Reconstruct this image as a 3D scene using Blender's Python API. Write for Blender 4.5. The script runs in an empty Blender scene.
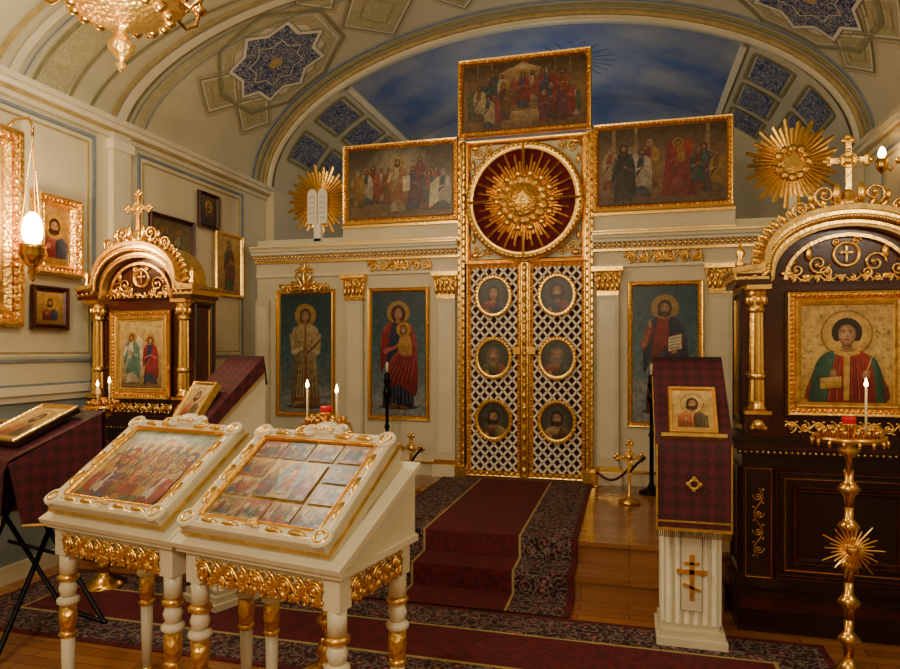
import bpy, math, random
from mathutils import Matrix, Vector
pi=math.pi
R=random.Random(11)
def lin(h):
    o=[]
    for i in (0,2,4):
        c=int(h[i:i+2],16)/255
        o.append(c/12.92 if c<=.04045 else ((c+.055)/1.055)**2.4)
    return tuple(o)
# ------------------------------------------------------------ materials
MATS={}
def nodes(name):
    m=bpy.data.materials.new(name); m.use_nodes=True
    nt=m.node_tree; b=nt.nodes['Principled BSDF']
    MATS[name]=m
    return m,nt,b
def N(nt,t,**k):
    n=nt.nodes.new(t)
    for a,v in k.items():
        if hasattr(n,a): setattr(n,a,v)
    return n
def ramp(nt,fac,stops):
    r=nt.nodes.new('ShaderNodeValToRGB'); e=r.color_ramp.elements
    while len(e)<len(stops): e.new(.5)
    for i,(p,c) in enumerate(stops):
        e[i].position=p; e[i].color=(*lin(c),1)
    nt.links.new(fac,r.inputs[0]); return r.outputs[0]
def mixc(nt,fac,a,b,mode='MIX'):
    n=nt.nodes.new('ShaderNodeMix'); n.data_type='RGBA'; n.blend_type=mode
    for i,v in ((0,fac),(6,a),(7,b)):
        if hasattr(v,'links'): nt.links.new(v,n.inputs[i])
        else:
            n.inputs[i].default_value = v if i==0 else (*v,1)
    return n.outputs[2]
def mat(name,hexc,rough=.5,metal=0,bump=0,bs=60,var=0,vs=4,emit=0,hex2=None,vor=False):
    m,nt,b=nodes(name)
    b.inputs['Base Color'].default_value=(*lin(hexc),1)
    b.inputs['Roughness'].default_value=rough; b.inputs['Metallic'].default_value=metal
    tc=N(nt,'ShaderNodeTexCoord')
    if var:
        n=N(nt,'ShaderNodeTexNoise'); n.inputs['Scale'].default_value=vs; n.inputs['Detail'].default_value=4
        nt.links.new(tc.outputs['Object'],n.inputs['Vector'])
        c=lin(hexc); c2=lin(hex2) if hex2 else tuple(x*(1-var) for x in c)
        rr=nt.nodes.new('ShaderNodeValToRGB'); rr.color_ramp.elements[0].position=.35; rr.color_ramp.elements[1].position=.65
        rr.color_ramp.elements[0].color=(*c2,1); rr.color_ramp.elements[1].color=(*c,1)
        nt.links.new(n.outputs[0],rr.inputs[0]); nt.links.new(rr.outputs[0],b.inputs['Base Color'])
    if bump:
        n=N(nt,'ShaderNodeTexVoronoi' if vor else 'ShaderNodeTexNoise'); n.inputs['Scale'].default_value=bs
        nt.links.new(tc.outputs['Object'],n.inputs['Vector'])
        bp=N(nt,'ShaderNodeBump'); bp.inputs['Strength'].default_value=bump; bp.inputs['Distance'].default_value=.01
        nt.links.new(n.outputs[0],bp.inputs['Height']); nt.links.new(bp.outputs[0],b.inputs['Normal'])
    if emit:
        b.inputs['Emission Color'].default_value=(*lin(hexc),1); b.inputs['Emission Strength'].default_value=emit
    return m
mat('gold','f4c566',.27,1,.2,45)
mat('goldc','ecba5a',.35,.93,.8,38,vor=True)
mat('brass','dcaa50',.22,1,.1,30)
mat('goldleaf','d8ac54',.4,.65,.4,60,.35,25)
mat('cream','d8cead',.45,0,.05,30,.1,3)
mat('creamg','e4dabb',.35,0,.05,40,.08,6)
mat('wall','d3c8a4',.6,0,.05,20,.12,1.5)
mat('vault','c4bb98',.6,0,.05,20,.14,1.2)
mat('bluegray','7c8690',.6,0,0,1,.2,8)
mat('olive','8c8658',.6,0,0,1,.25,9)
mat('ochre','b49c60',.6,0,0,1,.25,14)
mat('dado','86908e',.5,0,0,1,.3,2.5)
mat('darkwood','451a10',.25,0,.05,30,.45,6)
mat('darkwood2','260e09',.28,0,.05,30,.3,8)
mat('black','120e0d',.4)
mat('blackmetal','1a1614',.35,.8)
mat('redfelt','6c0a18',.8,0,.1,80,.3,9)
mat('darkred','38080f',.8,0,.1,60,.3,9)
mat('white','eee6d2',.45)
mat('wax','e8dcb0',.5)
mat('flame','ffc060',.5,emit=60)
mat('bulb','ffcf90',.5,emit=50)
mat('redglass','a00818',.12,emit=.6)
mat('skyblue','4e6494',.7,0,0,1,.5,1.3,hex2='90949c')
mat('redc2','640f1a',.9,0,.2,200,.4,30,hex2='400912')
mat('rope','5c1018',.9)
# patterned
def m_paint():
    m,nt,b=nodes('paint')
    a=N(nt,'ShaderNodeAttribute'); a.attribute_name='Col'
    tc=N(nt,'ShaderNodeTexCoord')
    n=N(nt,'ShaderNodeTexNoise'); n.inputs['Scale'].default_value=22; n.inputs['Detail'].default_value=8; n.inputs['Roughness'].default_value=.7
    nt.links.new(tc.outputs['Object'],n.inputs['Vector'])
    r=ramp(nt,n.outputs[0],[(.3,'9c948c'),(.7,'ffffff')])
    nt.links.new(mixc(nt,1.0,a.outputs['Color'],r,'MULTIPLY'),b.inputs['Base Color'])
    b.inputs['Roughness'].default_value=.35
m_paint()
def m_brocade():
    m,nt,b=nodes('brocade')
    a=N(nt,'ShaderNodeAttribute'); a.attribute_name='Col'
    mp=N(nt,'ShaderNodeMapping'); mp.inputs['Rotation'].default_value=(0,0,pi/4)
    nt.links.new(a.outputs['Vector'],mp.inputs['Vector'])
    ch=N(nt,'ShaderNodeTexChecker'); ch.inputs['Scale'].default_value=20
    ch.inputs['Color1'].default_value=(*lin('521020'),1); ch.inputs['Color2'].default_value=(*lin('3a0b18'),1)
    nt.links.new(mp.outputs[0],ch.inputs['Vector'])
    v=N(nt,'ShaderNodeTexVoronoi'); v.inputs['Scale'].default_value=40
    v.inputs['Randomness'].default_value=.0
    nt.links.new(mp.outputs[0],v.inputs['Vector'])
    f=ramp(nt,v.outputs['Distance'],[(.06,'404040'),(.14,'000000'),(.2,'000000'),(.24,'1c1c1c'),(.28,'000000')])
    nt.links.new(mixc(nt,f,ch.outputs[0],lin('b08a50')),b.inputs['Base Color'])
    b.inputs['Roughness'].default_value=.7
m_brocade()
def m_border(name,c0,c1,c2,c3,sc):
    m,nt,b=nodes(name)
    tc=N(nt,'ShaderNodeTexCoord')
    v=N(nt,'ShaderNodeTexVoronoi'); v.inputs['Scale'].default_value=sc
    nt.links.new(tc.outputs['Object'],v.inputs['Vector'])
    n=N(nt,'ShaderNodeTexNoise'); n.inputs['Scale'].default_value=sc*1.6; n.inputs['Detail'].default_value=3
    nt.links.new(tc.outputs['Object'],n.inputs['Vector'])
    r1=ramp(nt,v.outputs['Distance'],[(0,c1),(.16,c2),(.3,c0),(.48,c0),(.5,c3),(.56,c0)])
    r2=ramp(nt,n.outputs[0],[(.47,'000000'),(.5,'ffffff'),(.55,'000000')])
    nt.links.new(mixc(nt,r2,r1,lin(c3)),b.inputs['Base Color'])
    b.inputs['Roughness'].default_value=.9
m_border('carpetborder','2c1018','bc9890','7c2430','8a766c',13)
m_border('navyorn','22356a','d0cebe','7a86a0','b8b49c',16)
m_border('oliveorn','b0a77e','cfc49c','98905e','98905e',14)
def m_parquet(name,ca,cb,cc,rough,rot):
    m,nt,b=nodes(name)
    tc=N(nt,'ShaderNodeTexCoord')
    mp=N(nt,'ShaderNodeMapping'); mp.inputs['Rotation'].default_value=(0,0,rot)
    nt.links.new(tc.outputs['Object'],mp.inputs['Vector'])
    br=N(nt,'ShaderNodeTexBrick'); br.inputs['Scale'].default_value=1
    br.inputs['Brick Width'].default_value=.6; br.inputs['Row Height'].default_value=.08
    br.inputs['Mortar Size'].default_value=.002
    br.inputs['Color1'].default_value=(*lin(ca),1); br.inputs['Color2'].default_value=(*lin(cb),1); br.inputs['Mortar'].default_value=(*lin(cc),1)
    nt.links.new(mp.outputs[0],br.inputs['Vector'])
    nt.links.new(br.outputs['Color'],b.inputs['Base Color'])
    b.inputs['Roughness'].default_value=rough
m_parquet('parquet','a46c36','90582c','502a12',.2,0.0)
m_parquet('stepwood','9c683a','8c5830','4a2810',.18,0.0)
# ------------------------------------------------------------ mesh builder
class MB:
    def __init__(s):
        s.v=[];s.f=[];s.m=[];s.c=[];s.sm=[];s.T=Matrix.Identity(4);s.st=[]
    def push(s,M): s.st.append(s.T.copy()); s.T=s.T@M
    def pop(s): s.T=s.st.pop()
    def add(s,vs,fs,mt,sm=False,col=(1,1,1)):
        b=len(s.v)
        for i,v in enumerate(vs):
            s.v.append(tuple(s.T@Vector(v)))
            s.c.append(col[i] if isinstance(col,list) else col)
        for f in fs:
            s.f.append([b+i for i in f]); s.m.append(mt); s.sm.append(sm)
    def box(s,x0,x1,y0,y1,z0,z1,mt):
        s.add([(x0,y0,z0),(x1,y0,z0),(x1,y1,z0),(x0,y1,z0),(x0,y0,z1),(x1,y0,z1),(x1,y1,z1),(x0,y1,z1)],
          [(3,2,1,0),(4,5,6,7),(0,1,5,4),(1,2,6,5),(2,3,7,6),(3,0,4,7)],mt)
    def lathe(s,cx,cy,prof,mt,seg=16,flute=0):
        vs=[];fs=[]
        for r,z in prof:
            for i in range(seg):
                a=2*pi*i/seg; rr=r*(1-(flute if i%2 else 0))
                vs.append((cx+rr*math.cos(a),cy+rr*math.sin(a),z))
        n=len(prof)
        for j in range(n-1):
            for i in range(seg):
                k=(i+1)%seg
                fs.append((j*seg+i,j*seg+k,(j+1)*seg+k,(j+1)*seg+i))
        fs.append(tuple(range(seg))[::-1]); fs.append(tuple((n-1)*seg+i for i in range(seg)))
        s.add(vs,fs,mt,not flute)
    def ring(s,cx,cz,y,prof,mt,seg=40,sx=1,sz=1,cap=False):
        vs=[];fs=[]
        for r,d in prof:
            for i in range(seg):
                a=2*pi*i/seg
                vs.append((cx+r*sx*math.cos(a),y-d,cz+r*sz*math.sin(a)))
        n=len(prof)
        for j in range(n-1):
            for i in range(seg):
                k=(i+1)%seg
                fs.append((j*seg+i,j*seg+k,(j+1)*seg+k,(j+1)*seg+i))
        if cap: fs.append(tuple((n-1)*seg+i for i in range(seg)))
        s.add(vs,fs,mt,True)
    def ball(s,x,y,z,r,mt,sx=1,sy=1,sz=1,seg=8,rg=5):
        vs=[(x,y,z-r*sz)];fs=[]
        for j in range(1,rg):
            p=-pi/2+pi*j/rg
            for i in range(seg):
                a=2*pi*i/seg
                vs.append((x+r*sx*math.cos(p)*math.cos(a),y+r*sy*math.cos(p)*math.sin(a),z+r*sz*math.sin(p)))
        vs.append((x,y,z+r*sz)); L=len(vs)-1
        for i in range(seg):
            k=(i+1)%seg
            fs.append((0,1+k,1+i)); fs.append((L,L-seg+i,L-seg+k))
            for j in range(rg-2):
                a=1+j*seg
                fs.append((a+i,a+k,a+seg+k,a+seg+i))
        s.add(vs,fs,mt,True)
    def tube(s,path,r,mt,seg=5):
        P=[Vector(p) for p in path]; vs=[];fs=[];n=len(P)
        up=None
        for i in range(n):
            t=(P[min(i+1,n-1)]-P[max(i-1,0)]).normalized()
            if up is None:
                up=Vector((0,1,0)) if abs(t.y)<.9 else Vector((1,0,0))
            u=(up-t*up.dot(t)).normalized(); w=t.cross(u); up=u
            rr=r(i/(n-1)) if callable(r) else r
            for k in range(seg):
                a=2*pi*k/seg
                vs.append(tuple(P[i]+(u*math.cos(a)+w*math.sin(a))*rr))
        for i in range(n-1):
            for k in range(seg):
                q=(k+1)%seg
                fs.append((i*seg+k,i*seg+q,(i+1)*seg+q,(i+1)*seg+k))
        fs.append(tuple(range(seg))); fs.append(tuple((n-1)*seg+k for k in range(seg)))
        s.add(vs,fs,mt,True)
    def extr(s,pts,y0,y1,mt):
        n=len(pts)
        vs=[(x,y0,z) for x,z in pts]+[(x,y1,z) for x,z in pts]
        fs=[tuple(range(n)),tuple(range(2*n-1,n-1,-1))]
        for i in range(n):
            k=(i+1)%n; fs.append((i,n+i,n+k,k))
        s.add(vs,fs,mt)
    def band(s,path,th,y0,y1,mt):
        n=len(path); inn=[]
        for i in range(n):
            a=Vector(path[max(i-1,0)]);b=Vector(path[min(i+1,n-1)]); t=(b-a).normalized()
            inn.append((path[i][0]+t.y*th,path[i][1]-t.x*th))
        vs=[]
        for i in range(n):
            vs+=[(path[i][0],y0,path[i][1]),(path[i][0],y1,path[i][1]),(inn[i][0],y1,inn[i][1]),(inn[i][0],y0,inn[i][1])]
        fs=[]
        for i in range(n-1):
            for k in range(4):
                q=(k+1)%4; fs.append((i*4+k,i*4+q,i*4+4+q,i*4+4+k))
        fs.append((0,1,2,3)); fs.append((n*4-4,n*4-3,n*4-2,n*4-1))
        s.add(vs,fs,mt)
    def frame(s,cx,cz,hw,hh,y,w,d,mt,beads=0,bm=None):
        prof=[(0,0),(0,d*.6),(w*.15,d),(w*.35,d*.95),(w*.5,d*.5),(w*.75,d*.75),(w,.35*d),(w,0)]
        vs=[];fs=[]
        for i,p in prof:
            a=hw-i;b=hh-i
            vs+=[(cx-a,y-p,cz-b),(cx+a,y-p,cz-b),(cx+a,y-p,cz+b),(cx-a,y-p,cz+b)]
        for j in range(len(prof)-1):
            for k in range(4):
                q=(k+1)%4; fs.append((j*4+k,j*4+q,j*4+4+q,j*4+4+k))
        s.add(vs,fs,mt)
        if beads:
            r=beads; sp=r*2.6
            a=hw-w*.45;b=hh-w*.45
            for e in ((-a,-b,a,-b),(a,-b,a,b),(a,b,-a,b),(-a,b,-a,-b)):
                L=math.hypot(e[2]-e[0],e[3]-e[1]); n=max(2,int(L/sp))
                for i in range(n):
                    t=i/n
                    s.ball(cx+e[0]+(e[2]-e[0])*t,y-d*.7,cz+e[1]+(e[3]-e[1])*t,r,bm or mt,1,.8,1,6,4)
    def spiral(s,cx,cz,y,r,a0,dr,mt,tr=.006,turns=1.4,flat=1):
        n=16;p=[]
        for i in range(n+1):
            t=i/n; rr=r*(1-.82*t); a=a0+dr*turns*2*pi*t
            p.append((cx+rr*math.cos(a),y,cz+rr*math.sin(a)))
        s.tube(p,lambda t:tr*(1-.5*t),mt,5)
        s.ball(p[-1][0],y,p[-1][2],tr*1.7,mt,1,1,1,6,4)
    def vine(s,x0,x1,cz,h,y,mt,cells=None,tr=None):
        L=x1-x0; n=cells or max(2,int(round(L/(h*1.3)))); tr=tr or h*.055; c=L/n
        p=[(x0+L*i/(n*8),y,cz+h*.32*math.sin(pi*i/8)) for i in range(n*8+1)]
        s.tube(p,tr,mt,5)
        for i in range(n):
            sg=1 if i%2==0 else -1; xc=x0+c*(i+.5)
            s.spiral(xc,cz-sg*h*.05,y-tr*.5,h*.33,-sg*pi/2,sg,mt,tr)
            for k in (-.38,.38):
                s.ball(xc+k*c,y-tr*.5,cz+sg*h*.36,h*.13,mt,1.2,.4,.7,6,4)
            s.ball(xc,y-tr,cz-sg*h*.42,h*.1,mt,1.6,.5,.7,6,4)
    def fleuron(s,cx,cz,y,r,mt):
        for k in range(7):
            a=pi*(k+.0)/6
            L=r*(1-.25*abs(k-3)/3)
            s.push(Matrix.Translation((cx,y,cz))@Matrix.Rotation(-(a-pi/2),4,'Y'))
            s.ball(0,0,L*.55,L*.5,mt,.26,.2,1,6,6)
            s.pop()
        s.spiral(cx-r*.75,cz,y,r*.32,0,1,mt,r*.06); s.spiral(cx+r*.75,cz,y,r*.32,pi,-1,mt,r*.06)
        s.ball(cx,y-r*.05,cz,r*.2,mt,1,.6,1)
    def ray(s,cx,cz,y,a,r0,r1,w,mt,w1=.45,h=.012):
        d=(math.cos(a),math.sin(a)); n=(-d[1],d[0])
        def q(r,o,yy): return (cx+d[0]*r+n[0]*o,yy,cz+d[1]*r+n[1]*o)
        s.add([q(r0,-w,y),q(r0,w,y),q(r1,w*w1,y),q(r1,-w*w1,y),q(r0,0,y-h),q(r1+w*.6,0,y-h*.5)],
              [(0,4,5,3),(4,1,2,5),(3,5,2)],mt)
    def cross(s,cx,cy,cz,h,mt,slav=False):
        t=h*.05
        s.box(cx-t,cx+t,cy-t*.6,cy+t*.6,cz,cz+h,mt)
        zc=cz+h*.62; w=h*.32
        s.box(cx-w,cx+w,cy-t*.6,cy+t*.6,zc-t,zc+t,mt)
        if slav:
            s.box(cx-w*.5,cx+w*.5,cy-t*.6,cy+t*.6,zc+h*.16,zc+h*.22,mt)
            s.push(Matrix.Translation((cx,cy,cz+h*.28))@Matrix.Rotation(.35,4,'Y')); s.box(-w*.6,w*.6,-t*.6,t*.6,-t*.6,t*.6,mt); s.pop()
        else:
            for dx,dz in ((-w,0),(w,0),(0,h*.38)):
                for k in range(3):
                    a=math.atan2(dz,dx)+(k-1)*pi/2
                    s.ball(cx+dx+math.cos(a)*t*1.3,cy,zc+dz+math.sin(a)*t*1.3,t*1.25,mt,1,.6,1,8,5)
                s.ball(cx+dx*.5,cy-t*.5,zc+dz*.5,t*.9,mt,1,.6,1,8,5)
            s.ball(cx,cy-t*.5,zc,t*1.8,mt,1,.5,1,10,6)
            for k in range(4):
                s.ray(cx,zc,cy,pi/4+k*pi/2,h*.03,h*.2,h*.025,mt,.2,.004)
            s.ring(cx,zc,cy,[(h*.16,0),(h*.15,.01),(h*.13,.01),(h*.12,0)],mt,20)
    def obj(s,name,loc=(0,0,0),rz=0,parent=None,scale=(1,1,1)):
        me=bpy.data.meshes.new(name); me.from_pydata(s.v,[],s.f)
        names=[]; idx=[]
        for m in s.m:
            if m not in names: names.append(m)
            idx.append(names.index(m))
        for m in names: me.materials.append(MATS[m])
        me.polygons.foreach_set('material_index',idx)
        me.polygons.foreach_set('use_smooth',s.sm)
        at=me.color_attributes.new('Col','FLOAT_COLOR','POINT')
        flat=[]
        for c in s.c: flat+= [c[0],c[1],c[2],1]
        at.data.foreach_set('color',flat)
        me.update()
        o=bpy.data.objects.new(name,me); bpy.context.scene.collection.objects.link(o)
        o.location=loc; o.rotation_euler=(0,0,rz); o.scale=scale
        if parent: o.parent=parent
        return o
Tr=lambda x,y,z: Matrix.Translation((x,y,z))
Rx=lambda a: Matrix.Rotation(a,4,'X')
Ry=lambda a: Matrix.Rotation(a,4,'Y')
Rz=lambda a: Matrix.Rotation(a,4,'Z')
# ------------------------------------------------------------ painting on flat panels
def hx(c): return tuple(int(c[i:i+2],16) for i in (0,2,4))
def tohex(t): return ''.join('%02x'%max(0,min(255,int(v))) for v in t)
def mixh(a,b,f): return tohex([x*(1-f)+y*f for x,y in zip(hx(a),hx(b))])
class Pt:
    def __init__(s,mb,x0,z0,w,h,y,dl=2.5e-5,mute=None):
        s.mb=mb;s.x0=x0;s.z0=z0;s.h=h;s.a=w/h;s.y=y;s.l=0;s.clip=None;s.dl=dl;s.mute=mute
    def C(s,c):
        if s.mute: c=mixh(c,s.mute[0],s.mute[1])
        return lin(c)
    def q(s,u,v):
        u=min(max(u,0),s.a); v=min(max(v,0),1)
        if s.clip:
            cx,cz,rx,rz=s.clip; d=math.hypot((u-cx)/rx,(v-cz)/rz)
            if d>1: u=cx+(u-cx)/d; v=cz+(v-cz)/d
        return (s.x0+u*s.h,s.y-s.l,s.z0+v*s.h)
    def pg(s,pts,c,sm=False):
        s.l+=s.dl
        col=[s.C(x) for x in c] if isinstance(c,list) else [s.C(c)]*len(pts)
        if sm:
            n=len(pts);P=[];K=[]
            for i in range(n):
                p0,p1,p2,p3=pts[i-1],pts[i],pts[(i+1)%n],pts[(i+2)%n]
                for j in range(4):
                    t=j/4
                    P.append(tuple(.5*((2*p1[k])+(-p0[k]+p2[k])*t+(2*p0[k]-5*p1[k]+4*p2[k]-p3[k])*t*t+(-p0[k]+3*p1[k]-3*p2[k]+p3[k])*t**3) for k in (0,1)))
                    K.append(tuple(col[i][k]*(1-t)+col[(i+1)%n][k]*t for k in range(3)))
            pts=P;col=K
        s.mb.add([s.q(*p) for p in pts],[tuple(range(len(pts)))],'paint',False,col)
    def bg(s,top,bot,mid=None):
        if mid:
            s.pg([(0,0),(s.a,0),(s.a,.5),(0,.5)],[bot,bot,mid,mid]); s.l-=s.dl
            s.pg([(0,.5),(s.a,.5),(s.a,1),(0,1)],[mid,mid,top,top])
        else: s.pg([(0,0),(s.a,0),(s.a,1),(0,1)],[bot,bot,top,top])
    def el(s,u,v,ru,rv,c,c2=None,ang=0,n=18):
        s.l+=s.dl
        vs=[s.q(u,v)]; ca,sa=math.cos(ang),math.sin(ang)
        for i in range(n):
            a=2*pi*i/n; x=ru*math.cos(a);z=rv*math.sin(a)
            vs.append(s.q(u+x*ca-z*sa,v+x*sa+z*ca))
        col=[s.C(c)]+[s.C(c2 or c)]*n
        s.mb.add(vs,[(0,1+i,1+(i+1)%n) for i in range(n)],'paint',False,col)
    def st(s,p,q,w,c):
        dx=q[0]-p[0];dz=q[1]-p[1];L=math.hypot(dx,dz) or 1; nx=-dz/L*w/2;nz=dx/L*w/2
        s.pg([(p[0]+nx,p[1]+nz),(p[0]-nx,p[1]-nz),(q[0]-nx*.5,q[1]-nz*.5),(q[0]+nx*.5,q[1]+nz*.5)],c)
    def head(s,cx,cz,r,skin='cc9e72',hair='3b2415',beard=True,veil=None,halo='d8a63e',halod='b07c2c',curly=False):
        if halo:
            s.el(cx,cz+r*.1,r*1.8,r*1.8,halod,halod,n=28); s.el(cx,cz+r*.1,r*1.68,r*1.68,halo,mixh(halo,halod,.4),n=28)
        if veil:
            s.el(cx,cz-r*.1,r*1.15,r*1.35,veil,mixh(veil,'000000',.5)); s.el(cx,cz-r*.05,r*.8,r*1.08,mixh(veil,'000000',.55))
        elif curly:
            for k in range(15):
                a=-.5+(pi+1.0)*k/14
                s.el(cx+r*.82*math.cos(a),cz+r*.1+r*.88*math.sin(a),r*.3,r*.3,mixh(hair,'806040',.25),hair)
            s.el(cx,cz+r*.2,r*.85,r*.95,hair)
        else: s.el(cx,cz+r*.05,r*.92,r*1.1,mixh(hair,'a07850',.3),hair); s.el(cx-r*.1,cz-r*.6,r*.9,r*.6,hair); 
        s.pg([(cx-r*.3,cz-r*.7),(cx+r*.3,cz-r*.7),(cx+r*.42,cz-r*1.45),(cx-r*.42,cz-r*1.45)],['9c6c48','84583a','a87850','b08058'])
        s.el(cx+r*.02,cz-r*.07,r*.66,r*.92,mixh(skin,'6c4028',.5),'6c4028')
        s.el(cx,cz-r*.05,r*.62,r*.88,mixh(skin,'fff0d8',.15),mixh(skin,'80502e',.65))
        if not veil: s.pg([(cx-r*.62,cz+r*.3),(cx-r*.5,cz+r*.75),(cx,cz+r*.98),(cx+r*.5,cz+r*.75),(cx+r*.62,cz+r*.3),(cx+r*.35,cz+r*.62),(cx,cz+r*.72),(cx-r*.35,cz+r*.62)],hair,True)
        s.el(cx-r*.3,cz-r*.28,r*.17,r*.16,mixh(skin,'c8705c',.4),mixh(skin,'a87050',.4)); 
        if beard:
            s.pg([(cx-r*.58,cz-r*.2),(cx-r*.45,cz-r*.75),(cx-r*.15,cz-r*1.18),(cx+r*.15,cz-r*1.18),(cx+r*.45,cz-r*.75),(cx+r*.58,cz-r*.2),(cx+r*.3,cz-r*.42),(cx,cz-r*.36),(cx-r*.3,cz-r*.42)],[hair,hair,mixh(hair,'a07850',.3),mixh(hair,'a07850',.3),hair,hair,hair,hair,hair],True)
        for sx in (-1,1):
            s.el(cx+sx*r*.27,cz+r*.08,r*.19,r*.12,mixh(skin,'5a3420',.55),mixh(skin,'80502e',.5))
            s.st((cx+sx*r*.46,cz+r*.2),(cx+sx*r*.1,cz+r*.27),r*.08,'3a2012')
            s.el(cx+sx*r*.27,cz+r*.06,r*.13,r*.065,'e8dcc8',n=10); s.el(cx+sx*r*.27,cz+r*.07,r*.065,r*.07,'24120a',n=8); s.st((cx+sx*r*.14,cz+r*.12),(cx+sx*r*.4,cz+r*.12),r*.04,'24120a')
        s.pg([(cx+r*.02,cz+r*.18),(cx+r*.07,cz-r*.12),(cx+r*.13,cz-r*.26),(cx-r*.08,cz-r*.28),(cx-r*.01,cz-r*.1)],[mixh(skin,'fff0d8',.3),mixh(skin,'80502e',.5),'84502e','84502e',mixh(skin,'fff0d8',.3)])
        s.el(cx,cz-r*.47,r*.2,r*.06,'a04434','843428',n=10)
    def stand(s,cx,b,H,robe='8a2424',mant='27345a',hair='3b2415',beard=True,veil=None,halo='d8a63e',skin='c99a6c',bless=True,book=False,trim='c9a04a',child=False):
        X=lambda x:cx+x*H
        Z=lambda z:b+z*H
        def dk(c,f=.6): return mixh(c,'0c0806',1-f)
        def lt(c): return mixh(c,'fff0d0',.28)
        if halo: s.el(X(0),Z(.93),H*.118,H*.118,'b07c2c',n=24); s.el(X(0),Z(.93),H*.108,H*.108,halo,mixh(halo,'a87424',.5),n=24)
        s.el(X(0),Z(.01),H*.2,H*.025,'2c241c','4c4438')
        s.el(X(-.05),Z(.015),H*.05,H*.018,'8a5634'); s.el(X(.06),Z(.012),H*.05,H*.018,'8a5634')
        s.pg([(X(-.16),Z(.03)),(X(-.05),Z(.045)),(X(.05),Z(.025)),(X(.16),Z(.04)),(X(.12),Z(.5)),(X(.15),Z(.76)),(X(.05),Z(.84)),(X(-.05),Z(.84)),(X(-.15),Z(.76)),(X(-.12),Z(.5))],[dk(robe),robe,dk(robe),dk(robe),robe,lt(robe),robe,robe,robe,dk(robe)],True)
        for k in range(7):
            x=-.12+.04*k
            s.st((X(x),Z(.045)),(X(x*.55),Z(.6)),H*.013,dk(robe))
            s.st((X(x+.014),Z(.05)),(X(x*.55+.01),Z(.55)),H*.009,lt(robe))
        if mant:
            s.pg([(X(.18),Z(.12)),(X(.2),Z(.45)),(X(.17),Z(.75)),(X(.07),Z(.85)),(X(.03),Z(.8)),(X(.03),Z(.62)),(X(-.07),Z(.48)),(X(-.14),Z(.33)),(X(-.12),Z(.2)),(X(.02),Z(.23))],[dk(mant),mant,lt(mant),mant,dk(mant),mant,lt(mant),mant,dk(mant),mant],True)
            s.pg([(X(-.175),Z(.35)),(X(-.185),Z(.6)),(X(-.15),Z(.78)),(X(-.06),Z(.85)),(X(-.09),Z(.7)),(X(-.12),Z(.5))],[dk(mant),mant,lt(mant),mant,dk(mant),mant],True)
            for k in range(6):
                s.st((X(-.12+.045*k),Z(.25)),(X(.045+.025*k),Z(.6)),H*.011,dk(mant,.45))
                s.st((X(-.105+.045*k),Z(.25)),(X(.055+.025*k),Z(.55)),H*.007,lt(mant))
        else:
            s.st((X(0),Z(.04)),(X(0),Z(.82)),H*.035,trim)
            s.pg([(X(-.155),Z(.06)),(X(.155),Z(.06)),(X(.15),Z(.1)),(X(-.15),Z(.1))],trim)
            for k in range(6):
                s.el(X(-.07),Z(.16+.1*k),H*.014,H*.014,trim); s.el(X(.07),Z(.16+.1*k),H*.014,H*.014,trim)
        sl=mant or robe
        if bless:
            s.pg([(X(-.14),Z(.77)),(X(-.2),Z(.62)),(X(-.18),Z(.54)),(X(-.12),Z(.66)),(X(-.09),Z(.76))],[robe,lt(robe),dk(robe),robe,robe],True)
            s.st((X(-.185),Z(.58)),(X(-.13),Z(.74)),H*.045,lt(robe))
            s.el(X(-.125),Z(.775),H*.02,H*.03,skin,'93603c')
            s.st((X(-.125),Z(.79)),(X(-.118),Z(.83)),H*.01,skin); s.st((X(-.135),Z(.79)),(X(-.137),Z(.82)),H*.01,skin)
        else:
            s.st((X(-.145),Z(.74)),(X(-.14),Z(.55)),H*.06,sl); s.st((X(-.15),Z(.55)),(X(-.02),Z(.6)),H*.055,lt(sl))
            s.el(X(0),Z(.61),H*.028,H*.02,skin,'93603c')
        if book:
            s.pg([(X(.02),Z(.53)),(X(.15),Z(.56)),(X(.15),Z(.71)),(X(.02),Z(.68))],'7a1c1c')
            s.pg([(X(.03),Z(.545)),(X(.14),Z(.57)),(X(.14),Z(.7)),(X(.03),Z(.67))],'efe2bc')
            for k in range(4): s.st((X(.04),Z(.57+.028*k)),(X(.13),Z(.585+.028*k)),H*.006,'5a4030')
            s.el(X(.08),Z(.54),H*.03,H*.018,skin,'93603c')
        elif child:
            s.pg([(X(.0),Z(.54)),(X(.13),Z(.52)),(X(.12),Z(.7)),(X(.03),Z(.72))],['a06a2c','c08a40','d8a858','d0a050'],True)
            s.head(X(.055),Z(.765),H*.042,beard=False,hair='6a4020')
            s.el(X(.07),Z(.54),H*.035,H*.02,skin,'93603c')
        else:
            s.st((X(.145),Z(.74)),(X(.15),Z(.55)),H*.06,sl); s.st((X(.15),Z(.55)),(X(.03),Z(.6)),H*.055,lt(sl))
            s.el(X(.02),Z(.615),H*.028,H*.02,skin,'93603c')
        s.head(X(0),Z(.925),H*.066,skin,hair,beard,veil,halo=None)
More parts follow.
